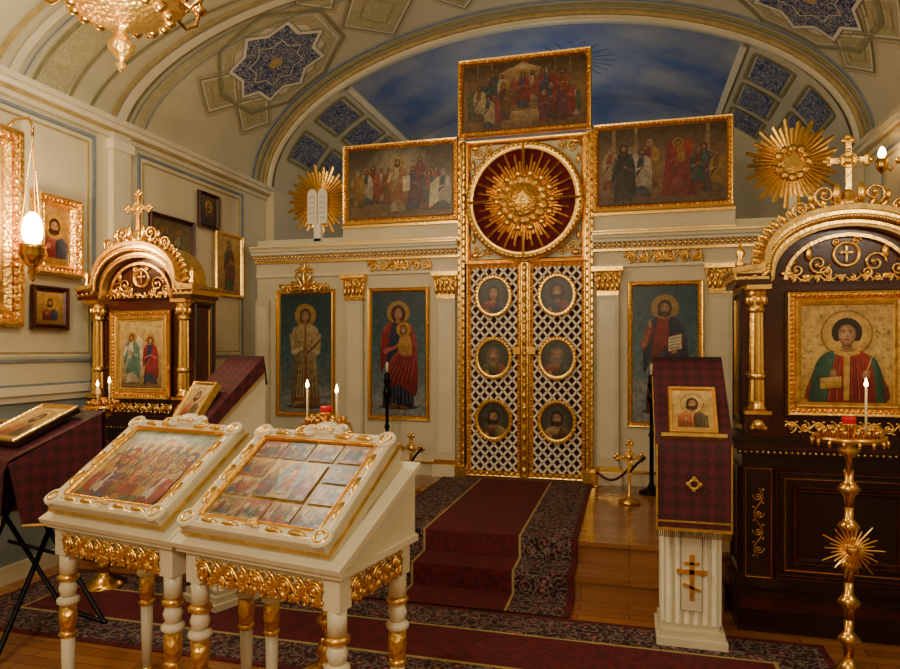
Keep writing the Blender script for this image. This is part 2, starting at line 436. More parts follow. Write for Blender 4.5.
    def bust(s,cx,cz,r,robe='8a2424',mant='27345a',**k):
        s.pg([(cx-r*2.3,cz-r*4.2),(cx+r*2.3,cz-r*4.2),(cx+r*2.2,cz-r*2.2),(cx+r*1.3,cz-r*1.35),(cx,cz-r*1.0),(cx-r*1.3,cz-r*1.35),(cx-r*2.2,cz-r*2.2)],[mixh(robe,'000000',.5),robe,robe,mixh(robe,'ffe0b0',.25),robe,mixh(robe,'ffe0b0',.25),robe])
        s.pg([(cx+r*.2,cz-r*4.2),(cx+r*2.3,cz-r*4.2),(cx+r*2.2,cz-r*2.2),(cx+r*1.3,cz-r*1.35),(cx+r*.5,cz-r*1.15),(cx+r*.1,cz-r*2.4)],[mixh(mant,'000000',.5),mant,mant,mixh(mant,'ffe0b0',.25),mant,mixh(mant,'000000',.4)])
        for j in range(4): s.st((cx+r*(.5+.45*j),cz-r*4),(cx+r*(.6+.25*j),cz-r*1.7),r*.1,mixh(mant,'000000',.5)); s.st((cx+r*(.6+.45*j),cz-r*4),(cx+r*(.68+.25*j),cz-r*1.8),r*.06,mixh(mant,'ffe0b0',.3))
        for j in range(3): s.st((cx-r*(.4+.5*j),cz-r*4),(cx-r*(.3+.4*j),cz-r*1.6),r*.1,mixh(robe,'000000',.45))
        s.el(cx-r*1.0,cz-r*2.6,r*.35,r*.5,'c99a6c','93603c')
        s.head(cx,cz,r,**k)
ROB=['8a2424','3c4f7c','b58a3a','a8442c','5a6a48','c8b48a','6c3450','d0c8b4','7c5a2c','2c5a60','a03038']
def crowd(P,n,base,spread,H,seed,centre=None,xr=None,halo=.5):
    r=random.Random(seed)
    xs=[ (xr[0] if xr else .08)+(((xr[1] if xr else P.a-.08)-(xr[0] if xr else .08))*(i+.5)/n) for i in range(n)]
    fig=[(base+r.uniform(0,spread),x) for x in xs]; fig.sort(reverse=True)
    for z,x in fig:
        dx=r.uniform(-.02,.02)
        P.stand(x+dx,z,H*r.uniform(.88,1.08),robe=r.choice(ROB),mant=r.choice(ROB),hair=r.choice(['3b2415','6a4a2a','b8b0a0','241610']),
                beard=r.random()<.6,bless=r.random()<.5,halo='c89a40' if r.random()<halo else None,veil=None if r.random()<.7 else r.choice(['8a2c2c','d0c8b4','4a5a80']))
# ------------------------------------------------------------ room
C=-1.0; YI=6.6; XL=-4.1; XR=2.1; A=3.1; RS=1.62; SP=3.42
b=MB(); b.box(XL-.2,XR+.2,-2.2,9.4,-.1,0,'parquet'); b.obj('floor')
def wall_side(name,x,sgn):
    b=MB()
    b.box(min(x,x-sgn*.2),max(x,x-sgn*.2),-2.2,9.4,0,SP+.05,'wall')
    def strip(y0,y1,z0,z1,d,m):
        xa=x;xb=x+sgn*d
        b.box(min(xa,xb),max(xa,xb),y0,y1,z0,z1,m)
    for (y0,y1) in ((-1.8,1.6),(2.0,4.4),(4.88,6.5)):
        for ins,w,d,m in ((0,.022,.018,'bluegray'),(.06,.012,.012,'ochre'),(.035,.022,.008,'cream')):
            a0,a1,c0,c1=y0+ins,y1-ins,1.5+ins,3.28-ins
            strip(a0,a1,c1-w,c1,d,m);strip(a0,a1,c0,c0+w,d,m);strip(a0,a0+w,c0+w,c1-w,d,m);strip(a1-w,a1,c0+w,c1-w,d,m)
    strip(-2.2,6.6,.12,1.22,.01,'dado')
    for z0,z1,d,m in ((1.22,1.27,.03,'cream'),(1.27,1.33,.05,'creamg'),(1.33,1.345,.035,'bluegray'),(0,.12,.03,'cream'),(1.1,1.12,.02,'ochre')):
        strip(-2.2,6.58,z0,z1,d,m)
    for z0,z1,d,m in ((SP-.1,SP-.06,.03,'cream'),(SP-.06,SP-.04,.05,'ochre'),(SP-.04,SP+.0,.08,'creamg'),(SP,SP+.04,.11,'cream')):
        strip(-2.2,7.0,z0,z1,d,m)
    for y in (1.72,4.55):
        strip(y,y+.2,.12,SP-.06,.05,'cream'); strip(y-.02,y+.22,SP-.2,SP-.12,.07,'creamg')
    strip(7.0,9.4,0,SP+.05,.1,'wall')
    return b.obj(name)
wall_side('wall_left',XL,1); wall_side('wall_right',XR,-1)
b=MB(); b.box(XL-.2,XR+.2,-2.4,-2.2,0,5.3,'wall'); b.obj('wall_back')
# ceiling
def V(t,y,h=0,a=A,r=RS): return (C+(a-h)*math.sin(t),y,SP+.02+(r-h)*math.cos(t))
b=MB()
def barrel(y0,y1,a,r,t0,t1,nt,ny,mt,h=0):
    vs=[];fs=[]
    for j in range(ny+1):
        for i in range(nt+1):
            vs.append(V(t0+(t1-t0)*i/nt,y0+(y1-y0)*j/ny,h,a,r))
    for j in range(ny):
        for i in range(nt):
            q=j*(nt+1)+i; fs.append((q,q+1,q+nt+2,q+nt+1))
    b.add(vs,fs,mt,True)
barrel(-2.2,7.0,A,RS,-pi/2,pi/2,64,4,'vault')
t0=math.asin(2.05/3.0)
barrel(7.0,9.3,3.0,1.56,-pi/2,-t0,14,2,'vault'); barrel(7.0,9.3,3.0,1.56,t0,pi/2,14,2,'vault')
barrel(7.0,9.3,3.0,1.56,-t0,t0,40,2,'skyblue')
def archring(y,h0,h1,y2,mt):
    vs=[];fs=[];n=64
    for i in range(n+1):
        t=-pi/2+pi*i/n
        vs+=[V(t,y,h0),V(t,y,h1),V(t,y2,h1),V(t,y2,h0)]
    for i in range(n):
        for k in range(4):
            q=(k+1)%4; fs.append((i*4+k,i*4+q,i*4+4+q,i*4+4+k))
    b.add(vs,fs,mt,True)
archring(6.94,-.01,.075,7.06,'cream'); archring(6.91,-.01,.045,6.94,'ochre'); archring(6.68,-.01,.012,6.72,'bluegray'); archring(6.78,-.01,.02,6.82,'olive')
def met(t,a=A,r=RS): return math.sqrt((a*math.cos(t))**2+(r*math.sin(t))**2)
def patch(tc,yc,fn_in,fn_out,mt,h,n=64,nr=6,a=A,r=RS,sy=1):
    g=met(tc,a,r); vs=[];fs=[]
    for i in range(n):
        th=2*pi*i/n; ri=fn_in(th); ro=fn_out(th)
        for j in range(nr+1):
            q=ri+(ro-ri)*j/nr
            vs.append(V(tc+q*math.cos(th)/g,yc+sy*q*math.sin(th),h,a,r))
    for i in range(n):
        k=(i+1)%n
        for j in range(nr):
            fs.append((i*(nr+1)+j,i*(nr+1)+j+1,k*(nr+1)+j+1,k*(nr+1)+j))
    b.add(vs,fs,mt,True)
def star(q): return lambda th: max(q/max(abs(math.cos(th)),abs(math.sin(th))), q/max(abs(math.cos(th+pi/4)),abs(math.sin(th+pi/4))))
def octo(q): 
    return lambda th: q/math.cos(((th+pi/8)%(pi/4))-pi/8)
def hexa(q): return lambda th: q/math.cos(((th+pi/6)%(pi/3))-pi/6)
def dia(q): return lambda th: q/(abs(math.cos(th))+.75*abs(math.sin(th)))
zero=lambda th:0.0
def strip(pts,w,mt,h=.012,a=A,r=RS):
    P2=[]
    for i in range(len(pts)-1):
        for k in range(8):
            f=k/8; P2.append((pts[i][0]*(1-f)+pts[i+1][0]*f,pts[i][1]*(1-f)+pts[i+1][1]*f))
    P2.append(pts[-1])
    vs=[];fs=[]
    for i,p in enumerate(P2):
        p0=P2[max(0,i-1)];p1=P2[min(len(P2)-1,i+1)]; g=met(p[0],a,r)
        dx=(p1[0]-p0[0])*g;dy=p1[1]-p0[1];L=math.hypot(dx,dy) or 1
        nx=-dy/L*w/2;ny=dx/L*w/2
        vs+=[V(p[0]+nx/g,p[1]+ny,h,a,r),V(p[0]-nx/g,p[1]-ny,h,a,r)]
    for i in range(len(P2)-1): fs.append((i*2,i*2+1,i*2+3,i*2+2))
    b.add(vs,fs,mt,True)
for sg in (-1,1):
    tc=sg*math.asin(2.42/A); yc=6.0; g=met(tc)
    # lozenge panels with fine gold and olive outlines on the web around the medallion
    for (dx,dy,q,sy) in ((1.0,.12,.34,1.0),(1.62,-.1,.26,1.0),(1.62,.3,.16,1.0),(2.15,.12,.3,1.0),(-.62,.3,.2,1.0),(-.62,-.3,.2,1.0),(.72,-.52,.2,1.0),(2.8,.2,.24,1.0)):
        tt=tc-sg*dx/g; yy=yc+dy
        if abs(tt)>pi/2-.05 or sg*tt<.04: continue
        patch(tt,yy,zero,dia(q),'oliveorn',.008,nr=5)
        patch(tt,yy,dia(q),dia(q+.025),'cream',.012,nr=2)
        patch(tt,yy,dia(q+.025),dia(q+.045),'olive',.014,nr=2)
        patch(tt,yy,dia(q*.55),dia(q*.55+.012),'ochre',.014,nr=1)
        patch(tt,yy,dia(q+.075),dia(q+.085),'ochre',.014,nr=1)
    patch(tc,yc,zero,octo(.66),'cream',.006)
    patch(tc,yc,octo(.62),octo(.66),'olive',.014,nr=2); patch(tc,yc,octo(.6),octo(.606),'bluegray',.014,nr=1)
    patch(tc,yc,octo(.5),octo(.58),'oliveorn',.010,nr=2)
    patch(tc,yc,octo(.475),octo(.49),'ochre',.014,nr=1)
    patch(tc,yc,star(.35),star(.385),'creamg',.018,nr=2); patch(tc,yc,star(.385),star(.395),'bluegray',.02,nr=1)
    patch(tc,yc,zero,star(.35),'navyorn',.018)
    patch(tc,yc,star(.21),star(.218),'creamg',.022,nr=2)
    patch(tc,yc,zero,octo(.07),'ochre',.024)
    cur=[(sg*(pi/2-(pi/2)*k/10),4.62+1.3*(k/10)**1.1) for k in range(11)]
    strip(cur,.09,'cream',.05); strip([(t,y-.08) for t,y in cur],.04,'ochre',.03); strip([(t,y+.09) for t,y in cur],.03,'olive',.02)
    strip([(t,y+.15) for t,y in cur],.012,'bluegray',.02); strip([(t,y+.23) for t,y in cur],.1,'oliveorn',.01); strip([(t,y+.3) for t,y in cur],.012,'bluegray',.02)
    strip([(t,y-.3*(1-(i/12))) for i,(t,y) in enumerate(cur)],.03,'olive',.015)
    strip([(t,y-.5) for i,(t,y) in enumerate(cur)],.03,'olive',.016)
    strip([(t,y-.66) for i,(t,y) in enumerate(cur)],.24,'oliveorn',.01)
    strip([(t,y-.82) for i,(t,y) in enumerate(cur)],.03,'olive',.016)
    strip([(t,y-.9) for i,(t,y) in enumerate(cur)],.015,'bluegray',.016)
    strip([(t,y-1.0) for i,(t,y) in enumerate(cur)],.06,'cream',.04)
    strip([(t,y-1.12) for i,(t,y) in enumerate(cur)],.04,'ochre',.02)
    for yy,w,m in ((3.1,.04,'olive'),(2.98,.02,'bluegray'),(2.65,.34,'navyorn'),(2.3,.02,'bluegray'),(2.2,.04,'olive'),(1.9,.3,'oliveorn'),(1.6,.05,'olive')):
        strip([(sg*(pi/2-.06-1.0*k/8),yy+.25*k/8) for k in range(9)],w,m,.014)
    for k,(ya,yb) in enumerate(((7.15,7.75),(7.9,8.5),(8.65,9.2))):
        for ta,tb in ((.82,1.02),(1.1,1.32)):
            tm=sg*(ta+tb)/2
            strip([(tm,ya),(tm,yb)],(tb-ta)*met(tm,3.0,1.56)*.8,'navyorn',.012,3.0,1.56)
            for p,q in (((ta,ya),(ta,yb)),((tb,ya),(tb,yb)),((ta,ya),(tb,ya)),((ta,yb),(tb,yb))):
                strip([(sg*p[0],p[1]),(sg*q[0],q[1])],.03,'olive',.016,3.0,1.56)
    strip([(sg*(t0+.02),7.05),(sg*(t0+.02),9.3)],.07,'creamg',.03,3.0,1.56)
for k in range(20):
    a=2*pi*k/20; tc=.12;yc=8.0;g=met(tc,3,1.56)
    strip([(tc+.12*math.cos(a)/g,yc+.12*math.sin(a)),(tc+.5*math.cos(a)/g,yc+.5*math.sin(a))],.015,'bluegray',.012,3.0,1.56)
b.obj('ceiling')
b=MB()
b.box(XL-.2,XR+.2,9.3,9.5,0,5.3,'wall'); b.box(C-2.05,C+2.05,9.28,9.3,2.2,5.2,'skyblue')
for sg in (-1,1): b.box(C+sg*2.08-.04,C+sg*2.08+.04,9.24,9.3,0,4.7,'creamg')
b.obj('wall_apse')
b=MB(); b.box(XL+.11,XR-.11,4.61,9.2,0,.27,'stepwood'); b.box(XL+.11,XR-.11,4.58,9.2,.27,.3,'stepwood'); b.obj('altar_platform')
b=MB(); b.box(-2.95,.55,4.33,4.6,0,.12,'stepwood'); b.box(-2.95,.55,4.3,4.6,.12,.15,'stepwood'); b.obj('platform_step')
# carpets
b=MB()
path=[(6.47,.312),(4.565,.312),(4.565,.162),(4.285,.162),(4.285,.014),(3.99,.014)]
xs=[(-1.8,-1.76,'redc2'),(-1.76,-1.42,'carpetborder'),(-1.42,-1.405,'ochre'),(-1.405,-.735,'redc2'),(-.735,-.72,'ochre'),(-.72,-.38,'carpetborder'),(-.38,-.34,'redc2')]
for x0,x1,m in xs:
    for i in range(len(path)-1):
        (ya,za),(yb,zb)=path[i],path[i+1]
        b.add([(x0,ya,za),(x1,ya,za),(x1,yb,zb),(x0,yb,zb)],[(0,1,2,3)],m)
b.obj('stair_runner_carpet')
b=MB()
def rug(x0,x1,y0,y1,z):
    for i,(ins,m) in enumerate(((0,'redc2'),(.04,'carpetborder'),(.28,'ochre'),(.3,'redc2'))):
        b.box(x0+ins,x1-ins,y0+ins,y1-ins,.001,z+.001*i,m)
rug(-3.9,1.0,3.0,3.98,.008); b.obj('floor_carpet')
# ------------------------------------------------------------ iconostasis
b=MB()
W=2.97
for sg in (-1,1):
    x0,x1=sorted((sg*.66,sg*W))
    b.box(x0,x1,0,.14,.3,2.5,'cream')
    b.box(x0,x1,-.05,0,.3,.42,'cream'); b.box(x0,x1,-.06,0,.42,.44,'gold')
    b.box(x0,x1,-.03,.14,2.37,2.4,'creamg'); b.box(x0,x1,-.02,.14,2.4,2.52,'cream')
    b.box(x0,x1,-.06,.14,2.52,2.545,'gold'); b.box(x0,x1,-.09,.16,2.545,2.6,'creamg')
    b.box(x0,x1,-.13,.16,2.6,2.63,'creamg'); b.box(x0,x1,-.16,.18,2.63,2.66,'cream'); b.box(x0,x1,-.175,.18,2.66,2.69,'creamg')
    b.box(x0,x1,-.178,-.17,2.665,2.675,'gold')
    n=int((x1-x0)/.045)
    for i in range(n): b.ball(x0+(i+.5)*(x1-x0)/n,-.1,2.572,.02,'gold',1,1,1.3,6,4)
    b.vine(sg*.95 if sg>0 else sg*1.66,sg*1.66 if sg>0 else sg*.95,2.46,.13,-.035,'gold',6,.012)
    b.fleuron(sg*1.31,2.43,-.045,.1,'gold')
    b.fleuron(sg*2.38,2.42,-.04,.11,'gold')
    for px in (.80,1.80,2.88):
        cx=sg*px; hw=.1 if px<2.8 else .08
        b.box(cx-hw,cx+hw,-.06,0,.42,2.12,'cream'); b.box(cx-hw-.03,cx+hw+.03,-.1,0,.3,.42,'creamg'); b.box(cx-hw-.015,cx+hw+.015,-.08,0,.42,.47,'gold')
        b.box(cx-hw+.03,cx+hw-.03,-.066,-.06,.55,2.05,'creamg')
        if px<2.8:
            b.box(cx-hw,cx+hw,-.07,0,2.1,2.14,'gold')
            b.box(cx-hw-.04,cx+hw+.04,-.12,0,2.33,2.37,'gold')
            b.extr([(cx-hw,2.14),(cx+hw,2.14),(cx+hw+.03,2.33),(cx-hw-.03,2.33)],-.07,0,'goldc')
            for k in range(5): b.ball(cx+(k-2)*.045,-.085,2.19,.045,'gold',.4,.4,1,6,5)
            for k in range(4): b.ball(cx+(k-1.5)*.05,-.09,2.26,.04,'gold',.4,.4,1,6,5)
            b.spiral(cx-hw+.01,2.3,-.1,.04,0,1,'gold',.009); b.spiral(cx+hw-.01,2.3,-.1,.04,pi,-1,'gold',.009)
    a0,a1=sorted((sg*.66,sg*1.93))
    b.box(a0,a1,-.04,.14,2.69,2.89,'cream'); b.box(a0,a1,-.07,-.04,2.86,2.885,'gold'); b.box(a0,a1,-.07,-.04,2.69,2.72,'gold')
    c0,c1=sorted((sg*1.93,sg*W)); b.box(c0,c1,0,.12,2.69,2.78,'cream')
    p0,p1=sorted((sg*.6,sg*.66))
    b.box(p0,p1,-.08,.14,.3,3.68,'gold')
    b.tube([(sg*.63,-.09,.35+i*.1) for i in range(34)],.014,'gold',6)
    for i in range(90): b.ball(sg*.63+ (.018 if i%2 else -.018),-.085,.36+i*.037,.016,'goldc',1,1,1,6,4)
    b.box(sg*.63-.06,sg*.63+.06,-.12,.0,.3,.42,'gold')
b.box(-.6,.6,0,.12,2.45,3.7,'cream')
b.frame(0,3.06,.6,.62,0,.05,.04,'gold')
for sx in (-1,1):
    for zz in (2.58,3.56):
        sg2=1 if zz<3 else -1
        b.spiral(sx*.47,zz,-.02,.07,0,sx,'gold',.012); b.ball(sx*.5,-.02,zz-.05*sg2,.05,'gold',1,.4,.6); b.spiral(sx*.36,zz-.02*sg2,-.02,.05,pi/2,-sx,'gold',.01)
        b.ball(sx*.52,-.02,zz+.12*sg2,.04,'gold',.5,.4,1.3)
iconostasis=b.obj('iconostasis',(C,YI,0))
b=MB()
b.ring(0,0,0,[(.0001,.02),(.5,.02),(.5,.03)],'redfelt',56)
b.ring(0,0,0,[(.58,0),(.58,.05),(.565,.075),(.54,.08),(.525,.05),(.51,.065),(.5,.06),(.495,.0)],'gold',64)
for i in range(72):
    a=2*pi*i/72; b.ball(.552*math.cos(a),-.082,.552*math.sin(a),.017,'goldc',1,1,1,6,4)
for i in range(64):
    a=2*pi*i/64; L=(.5,.38,.45,.34)[i%4]
    b.ray(0,0,-.045,a,.1,L,.0135,'gold',.8,.018)
for i in range(4): b.ray(0,0,-.085,i*pi/2,.3,.575,.012,'gold',.7,.012)
for i in range(16):
    a=2*pi*(i+.3)/16; b.ball(.2*math.cos(a),-.07,.2*math.sin(a),.05,'goldc',1.1,.5,.9,8,6)
for i in range(14):
    a=2*pi*i/14; b.ball(.27*math.cos(a)+.01,-.06,.27*math.sin(a),.035,'gold',1,.5,1,8,6)
b.ring(0,0,-.05,[(.19,0),(.16,.05),(.0001,.06)],'goldc',24)
for i in range(28):
    a=2*pi*i/28; b.ray(0,0,-.1,a,.07,.17,.009,'gold',.3,.01)
b.extr([(-.075,-.045),(.075,-.045),(0,.085)],-.13,-.1,'gold'); b.extr([(-.04,-.028),(.04,-.028),(0,.045)],-.135,-.13,'goldc')
b.obj('sunburst_medallion',(C,YI-.055,3.04))
def clip(x0,z0,x1,z1,bx):
    t0_,t1_=0,1;dx=x1-x0;dz=z1-z0
    for p,q in ((-dx,x0-bx[0]),(dx,bx[1]-x0),(-dz,z0-bx[2]),(dz,bx[3]-z0)):
        if p==0:
            if q<0:return None
        else:
            r=q/p
            if p<0: t0_=max(t0_,r)
            else: t1_=min(t1_,r)
    return None if t0_>=t1_ else (x0+t0_*dx,z0+t0_*dz,x0+t1_*dx,z0+t1_*dz)
def bar(b,x0,z0,x1,z1,w,y0,y1,m):
    L=math.hypot(x1-x0,z1-z0);nx=-(z1-z0)/L*w/2;nz=(x1-x0)/L*w/2
    b.extr([(x0+nx,z0+nz),(x0-nx,z0-nz),(x1-nx,z1-nz),(x1+nx,z1+nz)],y0,y1,m)
for sg in (-1,1):
    b=MB()
    x0,x1=sorted((sg*.035,sg*.595)); zb,zt=.315,2.445
    b.box(x0,x1,.03,.05,zb,zt,'darkred')
    ix0,ix1,iz0,iz1=x0+.045,x1-.045,zb+.05,zt-.03
    sp=.094
    for k in range(-12,40):
        for s2 in (1,-1):
            if s2>0: c=clip(ix0+(k-28)*sp,iz0,ix0+(k-28)*sp+2.2,iz0+2.2*1.15,(ix0,ix1,iz0,iz1))
            else: c=clip(ix0+(k)*sp,iz0,ix0+k*sp-2.2,iz0+2.2*1.15,(ix0,ix1,iz0,iz1))
            if c and math.hypot(c[2]-c[0],c[3]-c[1])>.01: bar(b,*c,.02,.0 if s2>0 else .004,.03,'white')
    for k in range(0,45):
        zz=iz0+sp*1.15*k/2
        if zz<iz1:
            for j in range(6):
                xx=ix0+sp*(j+(.5 if k%2 else 0))
                if xx<ix1: b.ball(xx,-.004,zz,.009,'gold',1,.5,1,6,4)
    b.frame((x0+x1)/2,(zb+zt)/2,(x1-x0)/2,(zt-zb)/2,.03,.05,.06,'gold',.013,'goldc')
    b.box(x0,x1,-.02,.03,zb,zb+.06,'gold'); 
    for k in range(9): b.ball(x0+.03+k*.0625,-.03,zb+.03,.024,'goldc',1,.5,.8,6,4)
    cxs=sg*.315
    for k,zc in enumerate((2.12,1.5,.88)):
        P=Pt(b,cxs-.17,zc-.19,.34,.38,-.012)
        P.clip=(.34/.38/2,.5,.42,.47)
        b.ring(cxs,zc,-.005,[(.0001,0),(1,.0)],'black',32,.16,.18)
        P.el(.447,.5,.42,.47,'6a6a58','34322a',n=30)
        rb=[('8c2430','2c3e66'),('4a5a30','8a4424'),('6c3c20','a89058')][k]
        P.bust(.447,.58,.18,rb[(sg>0)],rb[(sg<0)],hair=['3b2415','7a6a58','2a1810'][k],beard=(k>0 or sg>0),veil='7c2030' if (k==0 and sg>0) else None,halo=None)
        b.ring(cxs,zc,-.005,[(1.16,0),(1.16,.02),(1.1,.035),(1.02,.02),(.96,.03),(.92,.0)],'gold',40,.165,.185)
        for i in range(34):
            a=2*pi*i/34; b.ball(cxs+.183*math.cos(a),-.04,zc+.205*math.sin(a),.013,'goldc',1,1,1,6,4)
    if sg>0:
        b.box(-.035,.035,-.03,.05,zb,zt,'gold')
        b.tube([(0,-.045,zb+.02+i*.1) for i in range(22)],.02,'gold',8)
        for i in range(20): b.ball(0,-.06,zb+.08+i*.105,.026,'goldc',1,.7,1.5,8,5)
        b.box(.04,.11,-.07,-.03,1.54,1.61,'brass'); 
    else: b.box(-.11,-.04,-.07,-.03,1.54,1.61,'brass')
    b.obj('royal_door',(C,YI,0))
# ------------------------------------------------------------ icons in iconostasis
def icon(name,w,h,paint,loc,rz=0,fw=.05,fd=.035,beads=.009,fm='gold',T=None,inner=None,par=None,crest=False,dl=2.5e-5,mute=None):
    b=MB()
    if T: b.push(T)
    b.box(-w/2+.005,w/2-.005,-.012,0,-h/2+.005,h/2-.005,'darkwood2')
    iw=w-2*fw;ih=h-2*fw
    paint(Pt(b,-iw/2,-ih/2,iw,ih,-.0125,dl,mute))
    b.frame(0,0,w/2,h/2,0,fw,fd,fm,beads,'goldc')
    if crest:
        b.fleuron(0,h/2+.0,-.06,.2,'gold')
        b.vine(-w*.42,w*.42,h/2+.03,.07,-.05,'gold',8,.011)
    if T: b.pop()
    return b.obj(name,loc,rz,par)
def clouds(P,n,seed,zl=0,zh=.3,c='b8b4a8'):
    r=random.Random(seed)
    for i in range(n):
        P.el(r.uniform(0,P.a),r.uniform(zl,zh),r.uniform(.08,.16),r.uniform(.02,.05),c,'8896a0')
def p_deacon(P):
    P.bg('24404c','808478','4a6870'); clouds(P,10,3,0,.2,'9c988c'); P.stand(P.a/2,.04,.84,robe='b8a070',mant=None,hair='5a3a20',beard=False,bless=False,trim='8c5a2a',halo='b8a468')
    P.st((P.a/2+.02,.5),(P.a/2+.15,.62),.02,'6a3a1a')
def p_virgin(P):
    P.bg('2a4854','8c9490','507078'); clouds(P,12,4,0,.22,'a09c90'); P.stand(P.a/2,.06,.83,robe='27345a',mant='941c24',veil='941c24',beard=False,bless=False,child=True,halo='b8a468')
def p_christ(P):
    P.bg('284e5c','98a0a0','5a7e88'); clouds(P,16,5,0,.28,'aca89c'); P.stand(P.a/2,.07,.83,robe='982a26',mant='1e2c54',hair='4a2c18',bless=True,book=True,halo='b8a468')
def p_angel(P):
    P.bg('24404e','8a948c','4c6a74'); clouds(P,10,6,0,.2)
    P.pg([(P.a/2-.05,.7),(P.a/2-.2,.75),(P.a/2-.18,.3)],'c8c0a8'); P.pg([(P.a/2+.05,.7),(P.a/2+.2,.75),(P.a/2+.18,.3)],'c8c0a8')
    P.stand(P.a/2,.04,.84,robe='c8b890',mant='a03830',beard=False)
y_=YI-.005
icon('icon_of_holy_deacon',.7,1.37,p_deacon,(C-2.38,y_,1.545),crest=True)
icon('icon_of_virgin_and_child',.68,1.38,p_virgin,(C-1.32,y_,1.54))
icon('icon_of_christ',.68,1.38,p_christ,(C+1.32,y_,1.54))
icon('icon_of_archangel',.7,1.37,p_angel,(C+2.36,y_,1.545),crest=True)
def p_pente(P):
    P.bg('4c3a28','7a5c3c','a8865a')
    P.pg([(P.a*.3,.45),(P.a*.3,.85),(P.a*.5,.98),(P.a*.7,.85),(P.a*.7,.45)],['a08050','c0a068','f0d898','c0a068','a08050'])
    for k in (.12,.24,.76,.88): P.st((P.a*k,.2),(P.a*k,1),.05,'8c7450')
    P.el(P.a/2,.93,.09,.06,'fff0c0','c8a868')
    crowd(P,9,.34,.1,.44,1,xr=(.25,P.a-.25),halo=.1)
    P.stand(P.a/2,.3,.54,robe='4c5f8c',mant='9c2c32',veil='9c2c32',beard=False,bless=False)
    P.pg([(P.a*.3,.0),(P.a*.7,.0),(P.a*.62,.26),(P.a*.38,.26)],['7c5c3c','7c5c3c','c8a878','c8a878'])
    crowd(P,5,.02,.14,.52,2,xr=(.08,P.a*.36),halo=.1); crowd(P,5,.02,.14,.52,3,xr=(P.a*.64,P.a-.08),halo=.1)
def p_council(P):
    P.bg('3c3428','7c5a3c','8a7a5c'); P.el(P.a*.5,.75,.5,.3,'d0c8a0','6a6450')
    P.pg([(0,.3),(.3,.42),(.55,.3),(P.a*.6,.38),(P.a-.2,.5),(P.a,.3),(P.a,0),(0,0)],['5c5844','7c7858','6a6448','6a6448','7c7858','5c5844','8a6c44','8a6c44'])
    crowd(P,5,.08,.16,.56,5,xr=(.1,P.a*.42),halo=.05); crowd(P,5,.06,.18,.58,8,xr=(P.a*.6,P.a-.1),halo=.05); P.stand(P.a*.48,.06,.78,robe='d0c090',mant='b87840',halo='f0d080')
    P.pg([(P.a*.53,.36),(P.a*.6,.38),(P.a*.6,.6),(P.a*.53,.58)],'f8ecc8'); P.pg([(P.a*.78,.1),(P.a*.87,.2),(P.a*.87,.55),(P.a*.79,.45)],'f0e4c0')
def p_throne(P):
    P.bg('4c3c2c','8c6840','a08054')
    for k in (.12,.3,.86): P.st((P.a*k,.15),(P.a*k,1),.08,'a89068')
    P.pg([(0,0),(P.a,0),(P.a,.22),(0,.22)],['5a4028','6a4c30','a07c50','8c6c48'])
    P.pg([(P.a*.5,.08),(P.a*.78,.08),(P.a*.74,.8),(P.a*.55,.8)],['8c2424','7a1c1c','c04838','9c3428'])
    crowd(P,5,.08,.14,.6,15,xr=(.1,P.a*.46),halo=.05); P.stand(P.a*.63,.2,.62,robe='b83830',mant='9c2c32',veil='d8b890',beard=False,child=True,bless=False)
    crowd(P,4,.06,.1,.56,19,xr=(P.a*.76,P.a-.08),halo=.05); P.stand(P.a*.2,.03,.76,robe='34323a',mant='242430',veil='2c2c36',halo=None)
mu=('3c2818',.2)
icon('icon_of_pentecost',1.31,.77,p_pente,(C,YI-.1,4.07),fw=.06,fd=.05,beads=.015,dl=6e-6,mute=mu)
icon('icon_of_moses_and_prophets',1.25,.83,p_council,(C-1.285,YI-.06,3.305),fw=.06,fd=.05,beads=.015,dl=6e-6,mute=mu)
icon('icon_of_enthroned_virgin',1.25,.83,p_throne,(C+1.285,YI-.06,3.305),fw=.06,fd=.05,beads=.015,dl=6e-6,mute=mu)
def sunburst(name,loc,r,tablet):
    b=MB()
    for i in range(44):
        a=2*pi*i/44; L=r*(1,.82,.92,.78)[i%4]
        b.ray(0,0,0,a,.04,L,.021,'gold',.9,.018)
    b.ring(0,0,.006,[(r*.7,0),(r*.7,.004),(.0001,.006)],'gold',32)
    b.tube([(0,.02,0),(0,.02,-(loc[2]-2.68))],.016,'creamg',8)
    b.box(-.06,.06,-.04,.08,-(loc[2]-2.69),-(loc[2]-2.74),'creamg')
    if tablet:
        for sg in (-1,1):
            pts=[(sg*.005,-.26),(sg*.115,-.26),(sg*.115,.06)]+[(sg*(.06+.055*math.cos(a)),.06+.055*math.sin(a)) for a in (pi*.15,pi*.35,pi*.5,pi*.65,pi*.85)]+[(sg*.005,.06)]
            b.extr(pts,-.05,-.03,'white')
            for k in range(5):
                b.box(min(sg*.03,sg*.06),max(sg*.03,sg*.06),-.053,-.05,-.2+k*.055,-.193+k*.055,'bluegray'); b.box(sg*.08-.003,sg*.08+.003,-.053,-.05,-.215+k*.055,-.185+k*.055,'bluegray')
        b.box(-.04,.04,-.05,.02,-.45,-.26,'white')
    else:
        for i in range(12):
            a=2*pi*i/12; b.ball(.13*math.cos(a),-.03,.13*math.sin(a),.04,'goldc',1,.5,1)
        b.extr([(-.09,-.05),(.09,-.05),(0,.1)],-.05,-.03,'gold'); b.ring(0,0,-.02,[(.13,0),(.0001,.02)],'goldc',20)
        b.box(-.03,.03,-.03,.04,-.5,-.3,'white')
    return b.obj(name,loc)
sunburst('sunburst_with_tablets',(C-2.25,YI+.05,3.2),.38,True)
sunburst('sunburst_with_triangle',(C+2.42,YI+.05,3.27),.4,False)
